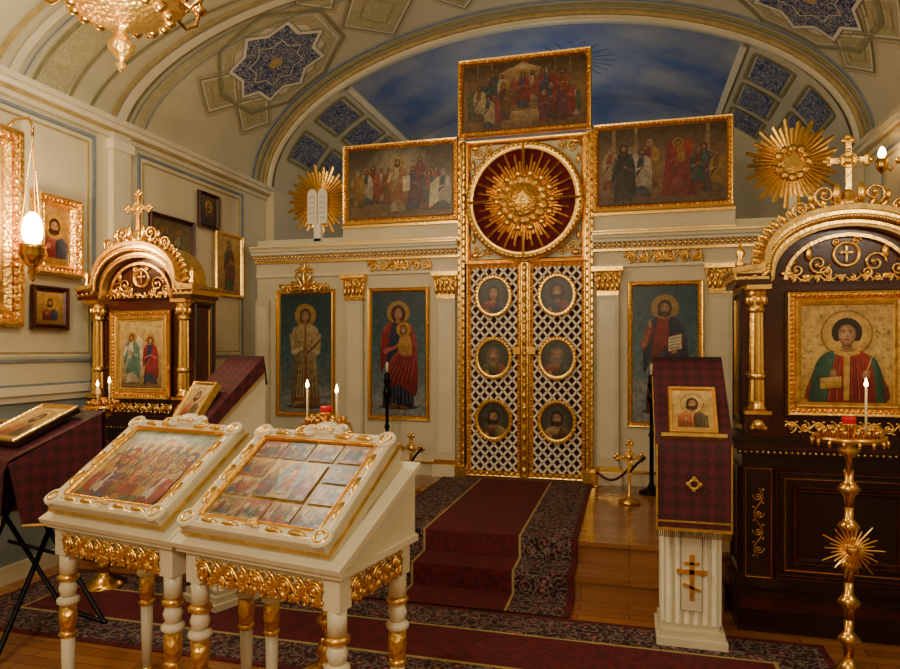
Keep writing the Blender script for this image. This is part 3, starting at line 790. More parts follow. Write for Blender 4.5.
# ------------------------------------------------------------ icon cases (kiots)
def kiot(name,loc,W_,paint,iw,ih,izc,rz=0,D=.42):
    b=MB(); w=W_/2
    b.box(-w,w,0,D,0,.12,'darkwood2'); b.box(-w+.015,w-.015,.015,D,.12,.22,'darkwood'); b.box(-w,w,-.005,D,.2,.23,'darkwood2')
    b.box(-w+.03,w-.03,.03,D,.23,1.0,'darkwood2')
    b.frame(0,.61,w-.2,.31,.03,.03,.02,'darkwood'); b.frame(0,.61,w-.25,.26,.03,.01,.012,'brass'); b.frame(0,.61,w-.29,.22,.03,.04,.03,'darkwood')
    for sg in (-1,1):
        b.frame(sg*(w-.115),.61,.07,.31,.03,.008,.012,'brass')
        b.push(Tr(sg*(w-.115),.02,.61)@Ry(pi/2)); b.vine(-.2,.2,0,.07,0,'brass',4,.005); b.pop()
        b.push(Tr(sg*(w-.03),D/2,.61)@Rz(sg*pi/2)); b.frame(0,0,D*.36,.31,0,.03,.02,'darkwood2'); b.pop()
    b.box(-w,w,0,D,1.0,1.03,'darkwood2'); b.box(-w-.02,w+.02,-.02,D,1.03,1.06,'darkwood'); b.box(-w-.03,w+.03,-.03,D,1.06,1.1,'darkwood2')
    for i in range(int(W_/.03)): b.ball(-w+.015+i*.03,-.0,1.015,.01,'gold',1,1,1,6,4)
    wu=w*.93; y0=.07
    b.box(-wu,wu,y0,D,1.1,1.98,'darkwood')
    b.vine(-iw/2,iw/2,1.155,.08,y0-.01,'gold',9,.008)
    for sg in (-1,1):
        cx=sg*(wu-.07)
        b.box(cx-.065,cx+.065,.0,y0,1.1,1.23,'darkwood'); b.fleuron(cx,1.15,-.01,.045,'gold'); b.ring(cx,1.165,0,[(.035,0),(.025,.015),(.0001,.02)],'gold',16)
        b.box(cx-.07,cx+.07,-.01,y0,1.225,1.245,'gold')
        cy=y0-.03
        b.lathe(cx,cy,[(.05,1.245),(.055,1.26),(.042,1.28),(.046,1.3)],'gold',16)
        b.lathe(cx,cy,[(.044,1.3),(.041,1.42)],'gold',20,.18)
        b.lathe(cx,cy,[(.042,1.42),(.05,1.43),(.05,1.45),(.04,1.46)],'gold',16)
        b.lathe(cx,cy,[(.04,1.46),(.036,1.8)],'gold',20,.18)
        b.lathe(cx,cy,[(.038,1.8),(.045,1.82),(.036,1.84),(.05,1.9),(.06,1.93)],'goldc',16)
        for k in range(8):
            a=2*pi*k/8; b.ball(cx+.046*math.cos(a),cy+.046*math.sin(a),1.87,.032,'gold',.5,.5,1,6,5)
        b.box(cx-.065,cx+.065,-.035,y0,1.93,1.96,'gold')
        b.push(Tr(sg*wu,D/2,1.54)@Rz(sg*pi/2)); b.frame(0,0,D*.31,.38,0,.025,.015,'darkwood2'); b.frame(0,0,D*.24,.35,0,.007,.01,'brass'); b.pop()
    arch=[(-w-.03,2.05),(-.80*w,2.07)]
    for i in range(25):
        a=pi-pi*i/24; arch.append((.76*w*math.cos(a),2.09+.29*math.sin(a)**.9))
    arch+=[(.80*w,2.07),(w+.03,2.05)]
    b.extr([(-wu,1.96)]+[(x,z-.02) for x,z in arch]+[(wu,1.96)],y0-.01,D-.02,'darkwood')
    b.band(arch,.028,-.05,D,'goldleaf')
    b.band([(x*.985,z-.028) for x,z in arch],.024,-.035,D-.02,'gold')
    b.band([(x*.96,z-.052) for x,z in arch],.024,-.025,D-.04,'darkwood2')
    b.band([(x*.93,z-.076) for x,z in arch],.02,-.01,D-.04,'gold')
    b.band([(x*.90,z-.096) for x,z in arch],.016,.0,D-.04,'goldleaf')
    for i in range(len(arch)-1):
        for f in (0,.33,.66):
            x=arch[i][0]*(1-f)+arch[i+1][0]*f; z=arch[i][1]*(1-f)+arch[i+1][1]*f
            b.ball(x*.955,-.035,z-.062,.015,'gold',1,1,1,6,4)
    for sg in (-1,1):
        b.box(min(sg*.7*w,sg*(w+.01)),max(sg*.7*w,sg*(w+.01)),-.04,D-.03,1.955,2.02,'darkwood')
        b.box(min(sg*.72*w,sg*(w+.02)),max(sg*.72*w,sg*(w+.02)),-.045,D-.02,1.985,2.0,'gold')
    inn=[(.56*w*math.cos(pi-pi*i/20),1.985+.25*math.sin(pi*i/20)) for i in range(21)]
    b.band(inn,.018,.03,y0,'gold')
    b.ring(0,2.12,y0-.01,[(.075,0),(.07,.02),(.06,.022),(.052,.0)],'gold',28)
    b.cross(0,y0-.02,2.08,.08,'gold')
    for sg in (-1,1):
        b.spiral(sg*.14,2.07,y0-.02,.06,0,sg,'gold',.01); b.spiral(sg*.25*w/.57,2.04,y0-.02,.045,pi/2,-sg,'gold',.009); b.spiral(sg*.1,2.02,y0-.02,.035,pi,sg,'gold',.008)
        b.ball(sg*.19,y0-.02,2.13,.035,'gold',.6,.4,1.2); b.ball(sg*.3*w/.57,y0-.02,2.02,.03,'gold',1.4,.4,.6)
        b.spiral(sg*.05,2.19,y0-.02,.025,0,sg,'gold',.006); b.ball(sg*.2*w/.57,y0-.02,2.0,.025,'gold',1.2,.4,.7)
    b.vine(-.3,.3,1.99,.045,y0-.02,'gold',10,.006)
    for i in range(2,27):
        x,z=arch[i]; a=math.atan2(z-2.0,x)
        b.push(Tr(x,.02,z)@Ry(-(a-pi/2)))
        b.ball(0,0,.03,.034,'gold',.55,.4,1.1,6,5); b.spiral(-.014,.035,0,.02,0,1,'gold',.005,1.0); b.pop()
    for sg in (-1,1):
        b.spiral(sg*.12,2.44,.0,.06,-pi/2,sg,'gold',.012); b.spiral(sg*.24,2.37,.0,.05,-pi/2,sg,'gold',.01)
        b.ball(sg*.06,0,2.45,.05,'gold',.5,.4,1.1); b.ball(sg*.19,0,2.43,.03,'gold',.6,.4,1)
        b.lathe(sg*(w-.02),.02,[(.02,2.05),(.03,2.08),(.012,2.1),(.028,2.14),(.004,2.19)],'gold',12)
    b.lathe(0,.02,[(.05,2.37),(.06,2.4),(.03,2.42),(.035,2.45),(.015,2.47)],'gold',14)
    b.cross(0,.02,2.45,.29,'gold')
    b.push(Tr(0,y0,izc))
    b.box(-iw/2,iw/2,-.02,0,-ih/2,ih/2,'darkwood2')
    b.frame(0,0,iw/2,ih/2,-.01,.055,.045,'gold',.01,'goldc')
    b.frame(0,0,iw/2-.05,ih/2-.05,-.01,.035,.025,'goldleaf')
    a=iw/2-.075;c=ih/2-.075
    paint(Pt(b,-a,-c,2*a,2*c,-.021))
    b.pop()
    return b.obj(name,loc,rz)
def p_pant(P):
    P.bg('d8ac58','c09040','e8c470')
    r=random.Random(2)
    for i in range(110):
        x,z=r.uniform(0.02,P.a-.02),r.uniform(.02,.98); P.el(x,z,.012,.012,'9f7a34',n=6); P.el(x+.006,z+.006,.005,.005,'f4dc98',n=5)
    cx=P.a/2
    P.el(cx,.7,.235,.235,'9f7a34',n=32); P.el(cx,.7,.22,.22,'f4d484','d8a850',n=32)
    P.pg([(cx-.34,.0),(cx+.34,.0),(cx+.31,.3),(cx+.24,.45),(cx+.1,.53),(cx-.1,.53),(cx-.24,.45),(cx-.31,.3)],['7c1a18','6a1414','8c2420','b84034','b03a2c','b03a2c','a83028','8c2420'],True)
    P.pg([(cx-.34,.0),(cx-.2,.0),(cx-.14,.3),(cx-.1,.5),(cx-.16,.52),(cx-.26,.44),(cx-.32,.25)],['1c4034','27503f','3a6a54','4a7a62','3a6a54','27503f','1c4034'],True)
    P.pg([(cx+.34,.0),(cx+.27,.0),(cx+.24,.3),(cx+.2,.47),(cx+.26,.44),(cx+.32,.25)],['1c4034','27503f','3a6a54','4a7a62','27503f','1c4034'],True)
    for k in range(6):
        P.st((cx-.18+.07*k,.03),(cx-.12+.05*k,.46),.009,'5c1210'); P.st((cx-.165+.07*k,.03),(cx-.11+.05*k,.44),.006,'d06450')
    P.pg([(cx-.03,.03),(cx+.02,.03),(cx+.03,.5),(cx-.03,.5)],['c89840','d8a848','e8c070','c89840'])
    P.pg([(cx-.12,.5),(cx,.46),(cx+.12,.5),(cx+.1,.54),(cx,.51),(cx-.1,.54)],'e0b458')
    P.el(cx-.12,.3,.035,.05,'d8a87c','93603c'); P.el(cx+.17,.28,.04,.045,'d8a87c','93603c')
    for k in range(4): P.st((cx+.14+.015*k,.27),(cx+.16+.016*k,.33),.011,'c8986c')
    P.st((cx+.17,.3),(cx+.25,.54),.012,'e8c070')
    P.pg([(cx-.05,.16),(cx-.24,.14),(cx-.24,.25),(cx-.05,.27)],['b88838','b88838','e8c068','e8c068']); P.st((cx-.24,.2),(cx-.05,.22),.006,'7c5424')
    P.head(cx,.7,.125,hair='2c1a10',beard=False,halo=None,curly=True,skin='dcae84')
def p_ann(P):
    P.bg('d8b870','9c8454','c8a868')
    P.pg([(.05,.2),(.4,.2),(.4,.7),(.22,.85),(.05,.7)],['b09878','b09878','e8d8b0','e8d8b0','c8ac80'])
    P.st((.4,.2),(.4,.75),.03,'c8a878'); P.pg([(0,0),(P.a,0),(P.a,.2),(0,.2)],['6c5438','6c5438','a88c5c','a88c5c'])
    P.stand(P.a*.28,.08,.72,robe='d8d0b0',mant='5a8a7a',beard=False,bless=True); P.stand(P.a*.72,.08,.68,robe='2c3e66',mant='9c2028',veil='9c2028',beard=False,bless=False)
kiot('icon_case',(1.16,4.1,0),1.14,p_pant,.62,.7,1.57)
kiot('icon_case',(-3.5,4.16,0),.96,p_ann,.52,.66,1.55,D=.32)
# ------------------------------------------------------------ left wall icons
def wi(name,yc,zc,w,h,paint,**k): return icon(name,w,h,paint,(XL+k.pop('off',.022),yc,zc),pi/2,**k)
def p_half(P): P.bg('c89c54','8a682c'); P.bust(P.a/2,.66,.13,'7c2430','2c3e66',hair='3b2415')
def p_dark(P): P.bg('5a4a30','2c2418'); P.bust(P.a/2,.64,.12,'3c3028','6a2c20',hair='2a1810')
def p_full(P): P.bg('d8b05c','b08444'); P.stand(P.a/2,.06,.86,robe='3a5a38',mant='7a3420',hair='3b2415')
def p_land(P): P.bg('6a5a3c','3c301c','8c7848'); P.stand(P.a*.3,.08,.75,robe='7c2a24',mant='2c3e66'); P.stand(P.a*.68,.08,.75,robe='c8b48a',mant='5a6a48')
wi('gilded_wall_icon',3.28,2.42,.85,1.35,p_full,fw=.14,fd=.07,beads=.022,fm='goldc')
wi('gilded_wall_icon',3.99,2.42,.4,.58,p_half,fw=.08,fd=.09,beads=.014,fm='goldc')
wi('small_wall_icon',3.95,1.89,.32,.32,p_half,fw=.045,fm='darkwood',beads=0)
wi('wall_icon',5.3,2.55,.62,.52,p_land,fw=.05,fm='darkwood',beads=0)
wi('wall_icon',5.85,2.97,.34,.36,p_dark,fw=.04,fm='darkwood',beads=0)
wi('wall_icon',6.2,2.47,.5,.66,p_full,fw=.035,beads=.008)
# ------------------------------------------------------------ icon tables
def turned_leg(b,x,y,zt):
    b.lathe(x,y,[(.022,0),(.03,.02),(.02,.04),(.03,.06)],'gold',12)
    b.lathe(x,y,[(.022,.06),(.028,zt-.36)],'creamg',12)
    b.lathe(x,y,[(.03,zt-.36),(.04,zt-.345),(.03,zt-.33)],'gold',12)
    b.lathe(x,y,[(.03,zt-.33),(.036,zt-.28),(.034,zt-.22)],'goldc',14)
    b.lathe(x,y,[(.034,zt-.22),(.045,zt-.21),(.045,zt-.195),(.03,zt-.185)],'creamg',14)
    b.lathe(x,y,[(.028,zt-.185),(.038,zt-.15),(.028,zt-.12)],'creamg',14)
    b.lathe(x,y,[(.03,zt-.12),(.044,zt-.11),(.044,zt-.095),(.03,zt-.085)],'gold',14)
    b.lathe(x,y,[(.034,zt-.085),(.034,zt)],'creamg',14)
def icon_table(name,loc,rz,paint,tier):
    b=MB(); w=.365;d=.25;zt=.72
    for sx in (-1,1):
        for sy in (-1,1): turned_leg(b,sx*(w-.05),sy*(d-.05),zt)
        for sy in (-1,1): b.box(sx*(w-.05)-.035,sx*(w-.05)+.035,sy*(d-.05)-.035,sy*(d-.05)+.035,zt,.84,'creamg')
    for yy in (-d+.02,d-.04): b.box(-w+.05,w-.05,yy,yy+.02,.75,.84,'creamg')
    for sx in (-1,1):
        b.box(sx*(w-.03)-.01,sx*(w-.03)+.01,-d+.05,d-.05,.75,.84,'creamg')
    b.vine(-w+.08,w-.08,.785,.085,-d+.005,'gold',9,.008); b.fleuron(0,.77,-d+.0,.05,'gold')
    b.vine(-w+.08,w-.08,.75,.05,-d+.01,'goldc',12,.007)
    for sx in (-1,1):
        b.push(Tr(sx*(w-.015),0,0)@Rz(sx*pi/2)); b.vine(-d+.08,d-.08,.785,.085,0,'gold',5,.008); b.vine(-d+.08,d-.08,.75,.05,0,'goldc',7,.007); b.pop()
    b.box(-w-.01,w+.01,-d-.01,d+.01,.84,.865,'creamg')
    zf,zb=.872,1.12
    b.push(Rz(pi/2)); b.extr([(-d,.865),(d,.865),(d,zb),(-d,zf)],-w,w,'creamg'); b.pop()
    ang=math.atan2(zb-zf,2*d); L=math.hypot(zb-zf,2*d)
    b.push(Tr(0,-d,zf)@Rx(-(pi/2-ang)))
    b.box(-w-.02,w+.02,-.022,0,-.03,L+.02,'creamg')
    b.pop()
    ang2=ang+.13
    b.push(Tr(0,-d,zf)@Rx(-(pi/2-ang2)))
    cw=.33;c0=.01;c1=L+.0;cm=(c0+c1)/2;ch=(c1-c0)/2; q=-.08
    b.box(-cw,cw,q,.0,c0,c1,'cream'); b.box(-cw-.006,cw+.006,-.055,-.04,c0-.006,c1+.006,'goldleaf'); b.box(-cw+.01,cw-.01,0,.06,c0+.3,c1-.01,'cream')
    b.frame(0,cm,cw,ch,q,.062,.02,'creamg'); b.frame(0,cm,cw-.01,ch-.01,q-.009,.01,.012,'gold'); b.frame(0,cm,cw-.052,ch-.052,q,.014,.022,'gold')
    for sx in (-1,1):
        for zz in (c0+.03,c1-.03):
            b.ring(sx*(cw-.028),zz,q-.015,[(.042,0),(.038,.012),(.032,.012),(.028,.002),(.0001,.008)],'creamg',20); b.ring(sx*(cw-.028),zz,q-.015,[(.03,.004),(.024,.014),(.018,.004)],'gold',16)
        for zz in (cm-ch*.45,cm,cm+ch*.45): b.ring(sx*(cw-.03),zz,q-.015,[(.02,0),(.014,.012),(.0001,.014)],'gold',14,.6,2.2)
        for xx in (.1,.2): b.ring(sx*xx,c0+.03,q-.015,[(.02,0),(.014,.012),(.0001,.014)],'gold',14,2.0,.6); b.ring(sx*xx,c1-.03,q-.015,[(.02,0),(.014,.012),(.0001,.014)],'gold',14,2.0,.6)
        b.spiral(sx*.07,c1+.0,q-.02,.035,0,sx,'creamg',.012); b.spiral(sx*.12,c1-.01,q-.02,.025,0,-sx,'gold',.006)
    b.ball(0,q-.02,c1+.01,.045,'creamg',1.4,.5,.9); b.fleuron(0,c1-.01,q-.035,.05,'gold'); b.fleuron(0,c0+.03,q-.03,.035,'gold')
    aw=cw-.064;ah=ch-.064
    paint(Pt(b,-aw,cm-ah,2*aw,2*ah,q-.001,dl=2.5e-6))
    b.pop()
    return b.obj(name,loc,rz)
def p_synaxis(P):
    P.bg('a8bcb8','a08c5c','e0cc94')
    P.pg([(.25,.6),(P.a-.25,.6),(P.a-.3,.82),(P.a/2,.97),(.3,.82)],['c8b890','c8b890','f0e4c4','f8ecd0','d8c8a0'])
    P.el(P.a/2,.83,.06,.08,'fff0c0','c89c48')
    r=random.Random(9)
    for row in range(4):
        n=9 if row%2 else 8
        for i in range(n):
            x=.08+(P.a-.16)*(i+.5)/n; 
            P.stand(x,.4-.13*row,.4,robe=r.choice(ROB),mant=r.choice(ROB+['b8862c','a83030']),hair=r.choice(['3b2415','c8c0b0','6a4a2a']),beard=r.random()<.7,bless=r.random()<.5,halo='e8c060')
def p_feasts(P):
    P.bg('d8b058','c09848')
    r=random.Random(4)
    cw=P.a/4;chh=.25
    bgs=['5a7a90','9c6a4c','c8a860','8a7a50','8c9c80','b05040','d8c080','d0a850']
    for i in range(4):
        for j in range(4):
            if i in (1,2) and j in (1,2): continue
            x0=cw*i+.012;z0=chh*j+.012;x1=x0+cw-.024;z1=z0+chh-.024
            c=r.choice(bgs); c2=r.choice(bgs)
            P.pg([(x0,z0),(x1,z0),(x1,z1),(x0,z1)],[c2,c2,c,c])
            P.pg([(x0,z0+.1),(x0+.06,z1-.03),(x0+.12,z0+.1)],'d8c89c'); P.pg([(x1-.1,z0+.08),(x1-.1,z1-.05),(x1-.02,z1-.02),(x1-.02,z0+.08)],r.choice(['b06848','e0d0a0','7c8c9c']))
            for k in range(5): P.stand(x0+(x1-x0)*(k+.6)/5.2,z0+.01+.03*(k%2),.16*r.uniform(.8,1.15),robe=r.choice(ROB),mant=r.choice(ROB),beard=r.random()<.5,bless=r.random()<.5,halo='f0cc68')
    P.pg([(cw+.02,.27),(3*cw-.02,.27),(3*cw-.02,.73),(cw+.02,.73)],['c8a860','c8a860','e8c878','e8c878'])
    P.pg([(cw+.04,.29),(cw+.2,.5),(cw+.1,.65)],'b09060'); P.pg([(3*cw-.04,.29),(3*cw-.2,.5),(3*cw-.1,.65)],'b09060')
    P.el(P.a/2,.52,.13,.2,'f4ecd0','6c9cc0'); P.stand(P.a/2,.32,.36,robe='f0e4c8',mant='d07a40')
    for dx in (-.24,-.16,.16,.24): P.stand(P.a/2+dx,.28,.26,robe=r.choice(ROB),mant=r.choice(ROB))
icon_table('icon_display_table',(-1.225,2.345,0),-.194,p_feasts,0)
icon_table('icon_display_table',(-1.985,2.495,0),-.194,p_synaxis,0)
# ------------------------------------------------------------ lecterns
def cloth(b,x0,x1,prof,wav=.012,seg=28,m='brocade'):
    P=[]; 
    for i in range(len(prof)-1):
        for k in range(6):
            f=k/6; P.append((prof[i][0]*(1-f)+prof[i+1][0]*f,prof[i][1]*(1-f)+prof[i+1][1]*f))
    P.append(prof[-1])
    vs=[];cs=[];fs=[];L=0
    for j,(y,z) in enumerate(P):
        if j: L+=math.hypot(y-P[j-1][0],z-P[j-1][1])
        hang=j/len(P)
        for i in range(seg+1):
            x=x0+(x1-x0)*i/seg
            wv=wav*math.sin(i*1.1)*max(0,hang-.4)
            vs.append((x,y-abs(wv)*1.2,z)); cs.append((x+5,L,0))
    for j in range(len(P)-1):
        for i in range(seg):
            q=j*(seg+1)+i; fs.append((q,q+1,q+seg+2,q+seg+1))
    b.add(vs,fs,m,True,cs)
def lectern(name,loc,rz,paint):
    b=MB()
    b.box(-.18,.18,-.17,.17,0,.05,'creamg'); b.box(-.165,.165,-.155,.155,.05,.09,'cream'); b.box(-.14,.14,-.125,.125,.09,1.08,'cream')
    for i in range(6):
        x=-.115+.046*i; b.tube([(x,-.125,.12),(x,-.125,1.0)],.016,'creamg',8)
    for sg in (-1,1):
        for i in range(5):
            y=-.1+.05*i; b.tube([(sg*.14,y,.12),(sg*.14,y,1.0)],.016,'creamg',8)
    b.box(-.05,.05,-.15,-.13,.2,.6,'creamg'); b.cross(0,-.155,.26,.24,'gold',True)
    b.box(-.17,.17,-.17,.17,1.03,1.09,'creamg')
    b.push(Rz(pi/2)); b.extr([(-.18,1.09),(.2,1.09),(.2,1.5),(-.18,1.12)],-.17,.17,'creamg'); b.pop()
    b.push(Tr(0,-.22,1.12)@Rx(-(pi/2-.78))); b.box(-.175,.175,-.02,.0,0,.56,'creamg'); b.pop()
    ys=math.cos(.78)*.56; zs=math.sin(.78)*.56
    cloth(b,-.187,.187,[(-.22+ys+.03,1.12+zs-.15),(-.22+ys-.0,1.12+zs+.035),(-.245,1.155),(-.265,1.1),(-.27,.66)])
    for sg in (-1,1):
        vs=[(sg*.188,-.245,1.155),(sg*.188,-.22+ys,1.12+zs+.035),(sg*.189,-.22+ys,1.12+zs-.08),(sg*.189,-.245,1.06)]
        b.add(vs,[(0,1,2,3)],'brocade',False,[(v[1]+5,v[2],0) for v in vs])
        b.tube([vs[2],vs[3]],.005,'goldleaf',5)
    b.box(-.187,.187,-.283,-.273,.7,.708,'goldleaf'); b.box(-.187,.187,-.281,-.273,.655,.67,'goldleaf')
    for sg in (-1,1): b.box(sg*.182-.004,sg*.182+.004,-.283,-.273,.67,1.1,'goldleaf')
    for i in range(38): b.tube([(-.184+i*.0098,-.275,.66),(-.184+i*.0098,-.277,.62)],.0032,'goldleaf',4)
    b.push(Tr(0,-.29,.9)); b.ring(0,0,0,[(.03,0),(.026,.004),(.018,.004),(.016,0)],'goldleaf',20)
    for k in range(4): b.ball(.03*math.cos(k*pi/2),0,.03*math.sin(k*pi/2),.012,'goldleaf',1,.4,1)
    b.pop()
    b.push(Tr(0,-.25,1.13)@Rx(-(pi/2-.95)))
    b.box(-.12,.12,-.035,0,.01,.29,'goldleaf'); b.frame(0,.15,.12,.14,-.035,.02,.014,'gold',.005)
    paint(Pt(b,-.1,.03,.2,.24,-.036))
    b.box(-.16,.16,-.045,.01,-.012,.008,'goldleaf')
    b.pop()
    return b.obj(name,loc,rz)
def p_gold(P): P.bg('f0d088','d0a450'); P.bust(P.a/2,.66,.14,'c87038','6a5a3c',hair='4a2c18',halo='f8dc90')
lectern('draped_lectern',(.32,3.93,0),.0,p_gold)
lectern('draped_lectern',(-2.5,3.74,0),-.4,p_gold)
b=MB()
for sx in (-1,1):
    b.tube([(sx*.22,-.3,.02),(sx*.22,.2,1.12)],.014,'blackmetal',8); b.tube([(sx*.2,.3,.02),(sx*.2,-.2,.98)],.014,'blackmetal',8)
b.tube([(-.24,-.3,.02),(.24,-.3,.02)],.014,'blackmetal',8); b.tube([(-.22,.3,.02),(.22,.3,.02)],.014,'blackmetal',8); b.tube([(-.22,0,.5),(.22,0,.5)],.01,'blackmetal',8)
b.push(Tr(0,-.24,1.0)@Rx(-(pi/2-.42))); b.box(-.26,.26,-.02,0,0,.52,'black'); b.pop()
ys=math.cos(.42)*.52;zs=math.sin(.42)*.52
cloth(b,-.27,.27,[(-.24+ys+.05,.7),(-.24+ys+.03,1.0+zs+.03),(-.25,1.035),(-.27,.98),(-.28,.72)],.03)
for sx in (-1,1):
    vs=[(sx*.275,-.26,1.02),(sx*.275,-.24+ys,1.02+zs),(sx*.285,-.24+ys,.62),(sx*.285,-.2,.7)]
    b.add(vs,[(0,1,2,3)],'brocade',False,[(v[1]+5,v[2],0) for v in vs])
    b.tube([vs[2],vs[3]],.008,'goldleaf',5)
b.box(-.27,.27,-.305,-.29,.72,.75,'goldleaf')
b.push(Tr(0,-.24,1.05)@Rx(-(pi/2-.42))); b.box(-.17,.17,-.03,0,.08,.46,'darkwood2'); b.frame(0,.27,.17,.19,-.03,.03,.015,'gold'); p_gold(Pt(b,-.14,.11,.28,.32,-.031)); b.pop()
b.obj('folding_lectern',(-3.2,2.98,0),-.25)
# ------------------------------------------------------------ candle stands
def flame(b,x,y,z):
    b.lathe(x,y,[(.001,z),(.007,z+.006),(.0085,z+.013),(.005,z+.026),(.0005,z+.042)],'flame',8)
def candle_stand(name,loc,h,r,candles,sun=False,lamp=False,k0=1.0):
    b=MB()
    b.lathe(0,0,[(.15,0),(.15,.02),(.12,.035),(.1,.05),(.05,.07),(.035,.11),(.055,.14),(.035,.17),(.02,.2)],'brass',20)
    for k in range(3):
        a=2*pi*k/3; b.ball(.13*math.cos(a),.13*math.sin(a),.025,.03,'brass')
    z=.2
    while z<h-.2:
        b.lathe(0,0,[(.016*k0,z),(.02*k0,z+.05),(.034*k0,z+.07),(.04*k0,z+.085),(.026*k0,z+.105),(.016*k0,z+.12),(.016*k0,z+.17)],'brass',14); z+=.17
    b.lathe(0,0,[(.014,z),(.014,h-.09),(.03,h-.08),(.05,h-.05),(.02,h-.03),(.06,h-.015)],'brass',16)
    b.lathe(0,0,[(.05,h-.02),(r,h-.01),(r,h+.015),(r-.01,h+.015),(r-.012,h),(.02,h)],'brass',32)
    for k in range(16):
        a=2*pi*k/16; x=(r-.03)*math.cos(a);y=(r-.03)*math.sin(a)
        b.lathe(x,y,[(.006,h),(.006,h+.02),(.011,h+.03),(.011,h+.045)],'brass',8)
        b.ball(r*math.cos(a),r*math.sin(a),h-.015,.014,'brass',.7,.7,1.3,6,4)
    for k in range(8):
        a=2*pi*k/8+.2; b.lathe(r*.55*math.cos(a),r*.55*math.sin(a),[(.006,h),(.006,h+.03),(.011,h+.04),(.011,h+.055)],'brass',8)
    b.lathe(0,0,[(.012,h),(.012,h+.05),(.035,h+.06),(.035,h+.068)],'brass',12)
    if lamp: b.lathe(0,0,[(.015,h+.06),(.028,h+.072),(.03,h+.09),(.027,h+.1)],'redglass',14)
    for (x,y,l) in candles:
        b.lathe(x,y,[(.005,h+.02),(.005,h+.04+l)],'wax',8); flame(b,x,y,h+.045+l)
    if sun:
        zc=sun
        for i in range(28):
            a=2*pi*i/28; b.ray(0,zc,-.045,a,.015,(.13,.09,.11,.085)[i%4],.0055,'gold',.5,.006)
        b.ring(0,zc,-.045,[(.03,0),(.02,.02),(.0001,.025)],'gold',16); b.cross(0,-.065,zc-.04,.09,'gold')
    return b.obj(name,loc)
candle_stand('brass_candle_stand',(.96,3.4,0),1.19,.15,[(.06,-.03,.19)],.7,True,1.25)
candle_stand('brass_candle_stand',(-1.42,2.98,0),1.22,.12,[(-.1,0,.14),(.07,-.03,.12)],False,True,1.25)
candle_stand('brass_candle_stand',(-3.42,3.75,0),1.2,.12,[(.0,-.05,.1),(.05,0,.12)])
for x in (-2.32,.19):
    b=MB(); b.lathe(0,0,[(.11,.0),(.11,.02),(.04,.05),(.02,.1),(.018,.5),(.03,.52),(.018,.55),(.016,.8),(.04,.83),(.045,.87),(.025,.9),(.02,.93),(.04,.96),(.025,1.0),(.03,1.04),(.012,1.06)],'blackmetal',14)
    b.lathe(0,0,[(.012,1.06),(.011,1.16)],'wax',10)
    b.obj('portable_candlestick',(x,6.25,.3))
for x in (-1.92,.0):
    b=MB(); b.lathe(0,0,[(.09,0),(.09,.02),(.03,.05),(.012,.08),(.012,.24)],'brass',14); b.cross(0,0,.2,.3,'gold')
    b.tube([(0,.0,.26),(.06,-.03,.34),(.12,-.05,.4)],.012,'blackmetal',6)
    b.obj('brass_cross_stand',(x,5.8,.3))
b=MB(); b.tube([(-.30+.32*i/10,6.42-.5*i/10,.44-.1*math.sin(pi*i/10)+.16*i/10) for i in range(11)],.012,'rope',6); b.lathe(-.30,6.42,[(.04,.3),(.04,.31),(.015,.32),(.015,.46)],'brass',8); b.obj('barrier_rope')
# ------------------------------------------------------------ hanging lamps
b=MB()
b.tube([(-.24,0,.86),(-.15,0,.93),(-.03,0,.93),(0,0,.87),(0,0,.8)],.009,'brass',8); b.ball(-.24,0,.86,.03,'brass')
for k in range(3):
    a=2*pi*k/3; b.tube([(0,0,.8),(.08*math.cos(a),.08*math.sin(a),.08)],.003,'brass',5)
b.lathe(0,0,[(.004,-.16),(.018,-.14),(.01,-.12),(.03,-.1),(.02,-.07),(.06,-.03),(.09,.02),(.08,.06),(.095,.08),(.085,.085)],'brass',20)
b.lathe(0,0,[(.02,.08),(.055,.12),(.062,.18),(.05,.26),(.02,.3)],'bulb',16)
b.obj('hanging_oil_lamp',(-3.83,3.58,2.2))
def chandelier(name,loc):
    b=MB()
    b.lathe(0,0,[(.003,-.02),(.02,0),(.028,.02),(.012,.04),(.03,.06),(.065,.1),(.07,.13),(.04,.16),(.028,.2),(.06,.23),(.16,.26),(.26,.31),(.31,.37),(.32,.4),(.28,.41),(.1,.4),(.03,.42),(.03,.6),(.05,.63),(.02,.68),(.015,1.3)],'goldc',32)
    b.lathe(0,0,[(.32,.385),(.335,.39),(.335,.415),(.31,.42)],'gold',32)
    for k in range(16):
        a=2*pi*k/16; b.ball(.24*math.cos(a),.24*math.sin(a),.3,.035,'gold',1,1,.8); b.ball(.33*math.cos(a),.33*math.sin(a),.4,.02,'gold')
    for k in range(8):
        a=2*pi*(k+.4)/8; ca,sa=math.cos(a),math.sin(a)
        b.tube([(.3*ca,.3*sa,.38),(.36*ca,.36*sa,.34),(.42*ca,.42*sa,.38),(.44*ca,.44*sa,.46)],.012,'brass',6)
        b.lathe(.44*ca,.44*sa,[(.01,.44),(.04,.46),(.045,.48),(.015,.49),(.015,.57)],'brass',12)
        b.lathe(.44*ca,.44*sa,[(.012,.57),(.02,.6),(.015,.64),(.002,.68)],'bulb',10)
    o=b.obj(name,loc); return o
ch1=chandelier('chandelier',(-2.62,3.0,3.09)); ch_added=chandelier('chandelier',(-1.0,-.6,3.2))  # second one is added unseen behind the camera, to carry the main light
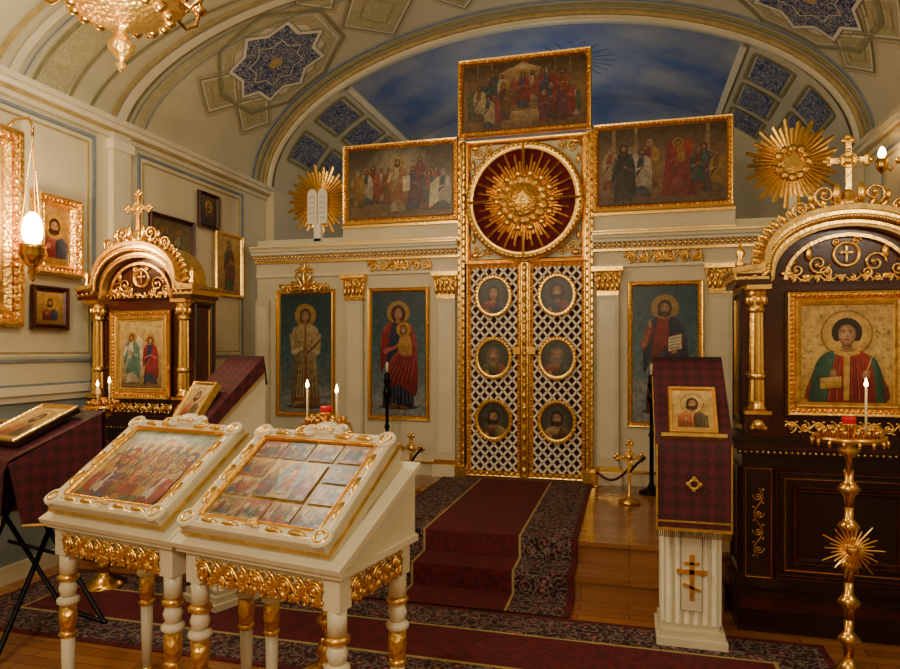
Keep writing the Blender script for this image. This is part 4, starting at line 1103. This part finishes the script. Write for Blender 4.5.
def sconce(loc):
    b=MB(); b.lathe(0,0,[(.01,-.1),(.04,-.06),(.05,0),(.03,.03)],'brass',14); b.lathe(0,0,[(.02,.03),(.03,.06),(.02,.1),(.003,.12)],'bulb',12); b.tube([(0,0,-.02),(.06,0,-.08),(.12,0,0)],.01,'brass',6); b.ball(.12,0,0,.03,'brass')
    return b.obj('wall_sconce',loc)
sconce((1.96,6.1,3.1)); sc_added=sconce((1.96,1.9,2.6))  # second sconce is made up, added out of view to house a light
# ------------------------------------------------------------ lights
def light(name,loc,e,rad,col=(1,.86,.66),par=None):
    l=bpy.data.lights.new(name,'POINT'); l.energy=e; l.shadow_soft_size=rad; l.color=col
    o=bpy.data.objects.new(name,l); bpy.context.scene.collection.objects.link(o); o.location=loc
    if par: o.parent=par; o.matrix_parent_inverse=Matrix.Translation(-Vector(par.location)); 
    return o
light('chandelier_bulbs_near',(-2.62,3.0,3.95),52,.12,par=ch1)
light('chandelier_glow_near',(-2.3,2.7,2.95),58,.1,par=ch1)
light('added_main_light',(-1.0,-.6,3.0),175,.2,par=ch_added)  # added main light, placed at the unseen second chandelier
light('added_sanctuary_fill',(C,8.1,3.6),36,.3,(1,.92,.8))  # added fill to brighten the blue vault; no lamp hangs here
light('oil_lamp_light',(-3.7,3.5,2.45),22,.06,(1,.77,.48))
light('added_right_light',(1.75,1.9,2.75),36,.08,par=sc_added)  # added light from the right, housed in the made-up sconce
w=bpy.data.worlds.new('World'); w.use_nodes=True; bpy.context.scene.world=w
w.node_tree.nodes['Background'].inputs[0].default_value=(.3,.22,.14,1); w.node_tree.nodes['Background'].inputs[1].default_value=.3
try: bpy.context.scene.view_settings.look='AgX - Base Contrast'
except Exception: pass
# ------------------------------------------------------------ camera
cam=bpy.data.cameras.new('camera'); cam.lens=26.8; cam.sensor_width=36; cam.shift_y=.015; cam.clip_start=.05
co=bpy.data.objects.new('camera',cam); bpy.context.scene.collection.objects.link(co)
co.location=(0,0,1.6); co.rotation_euler=(pi/2,0,math.radians(15)); bpy.context.scene.camera=co
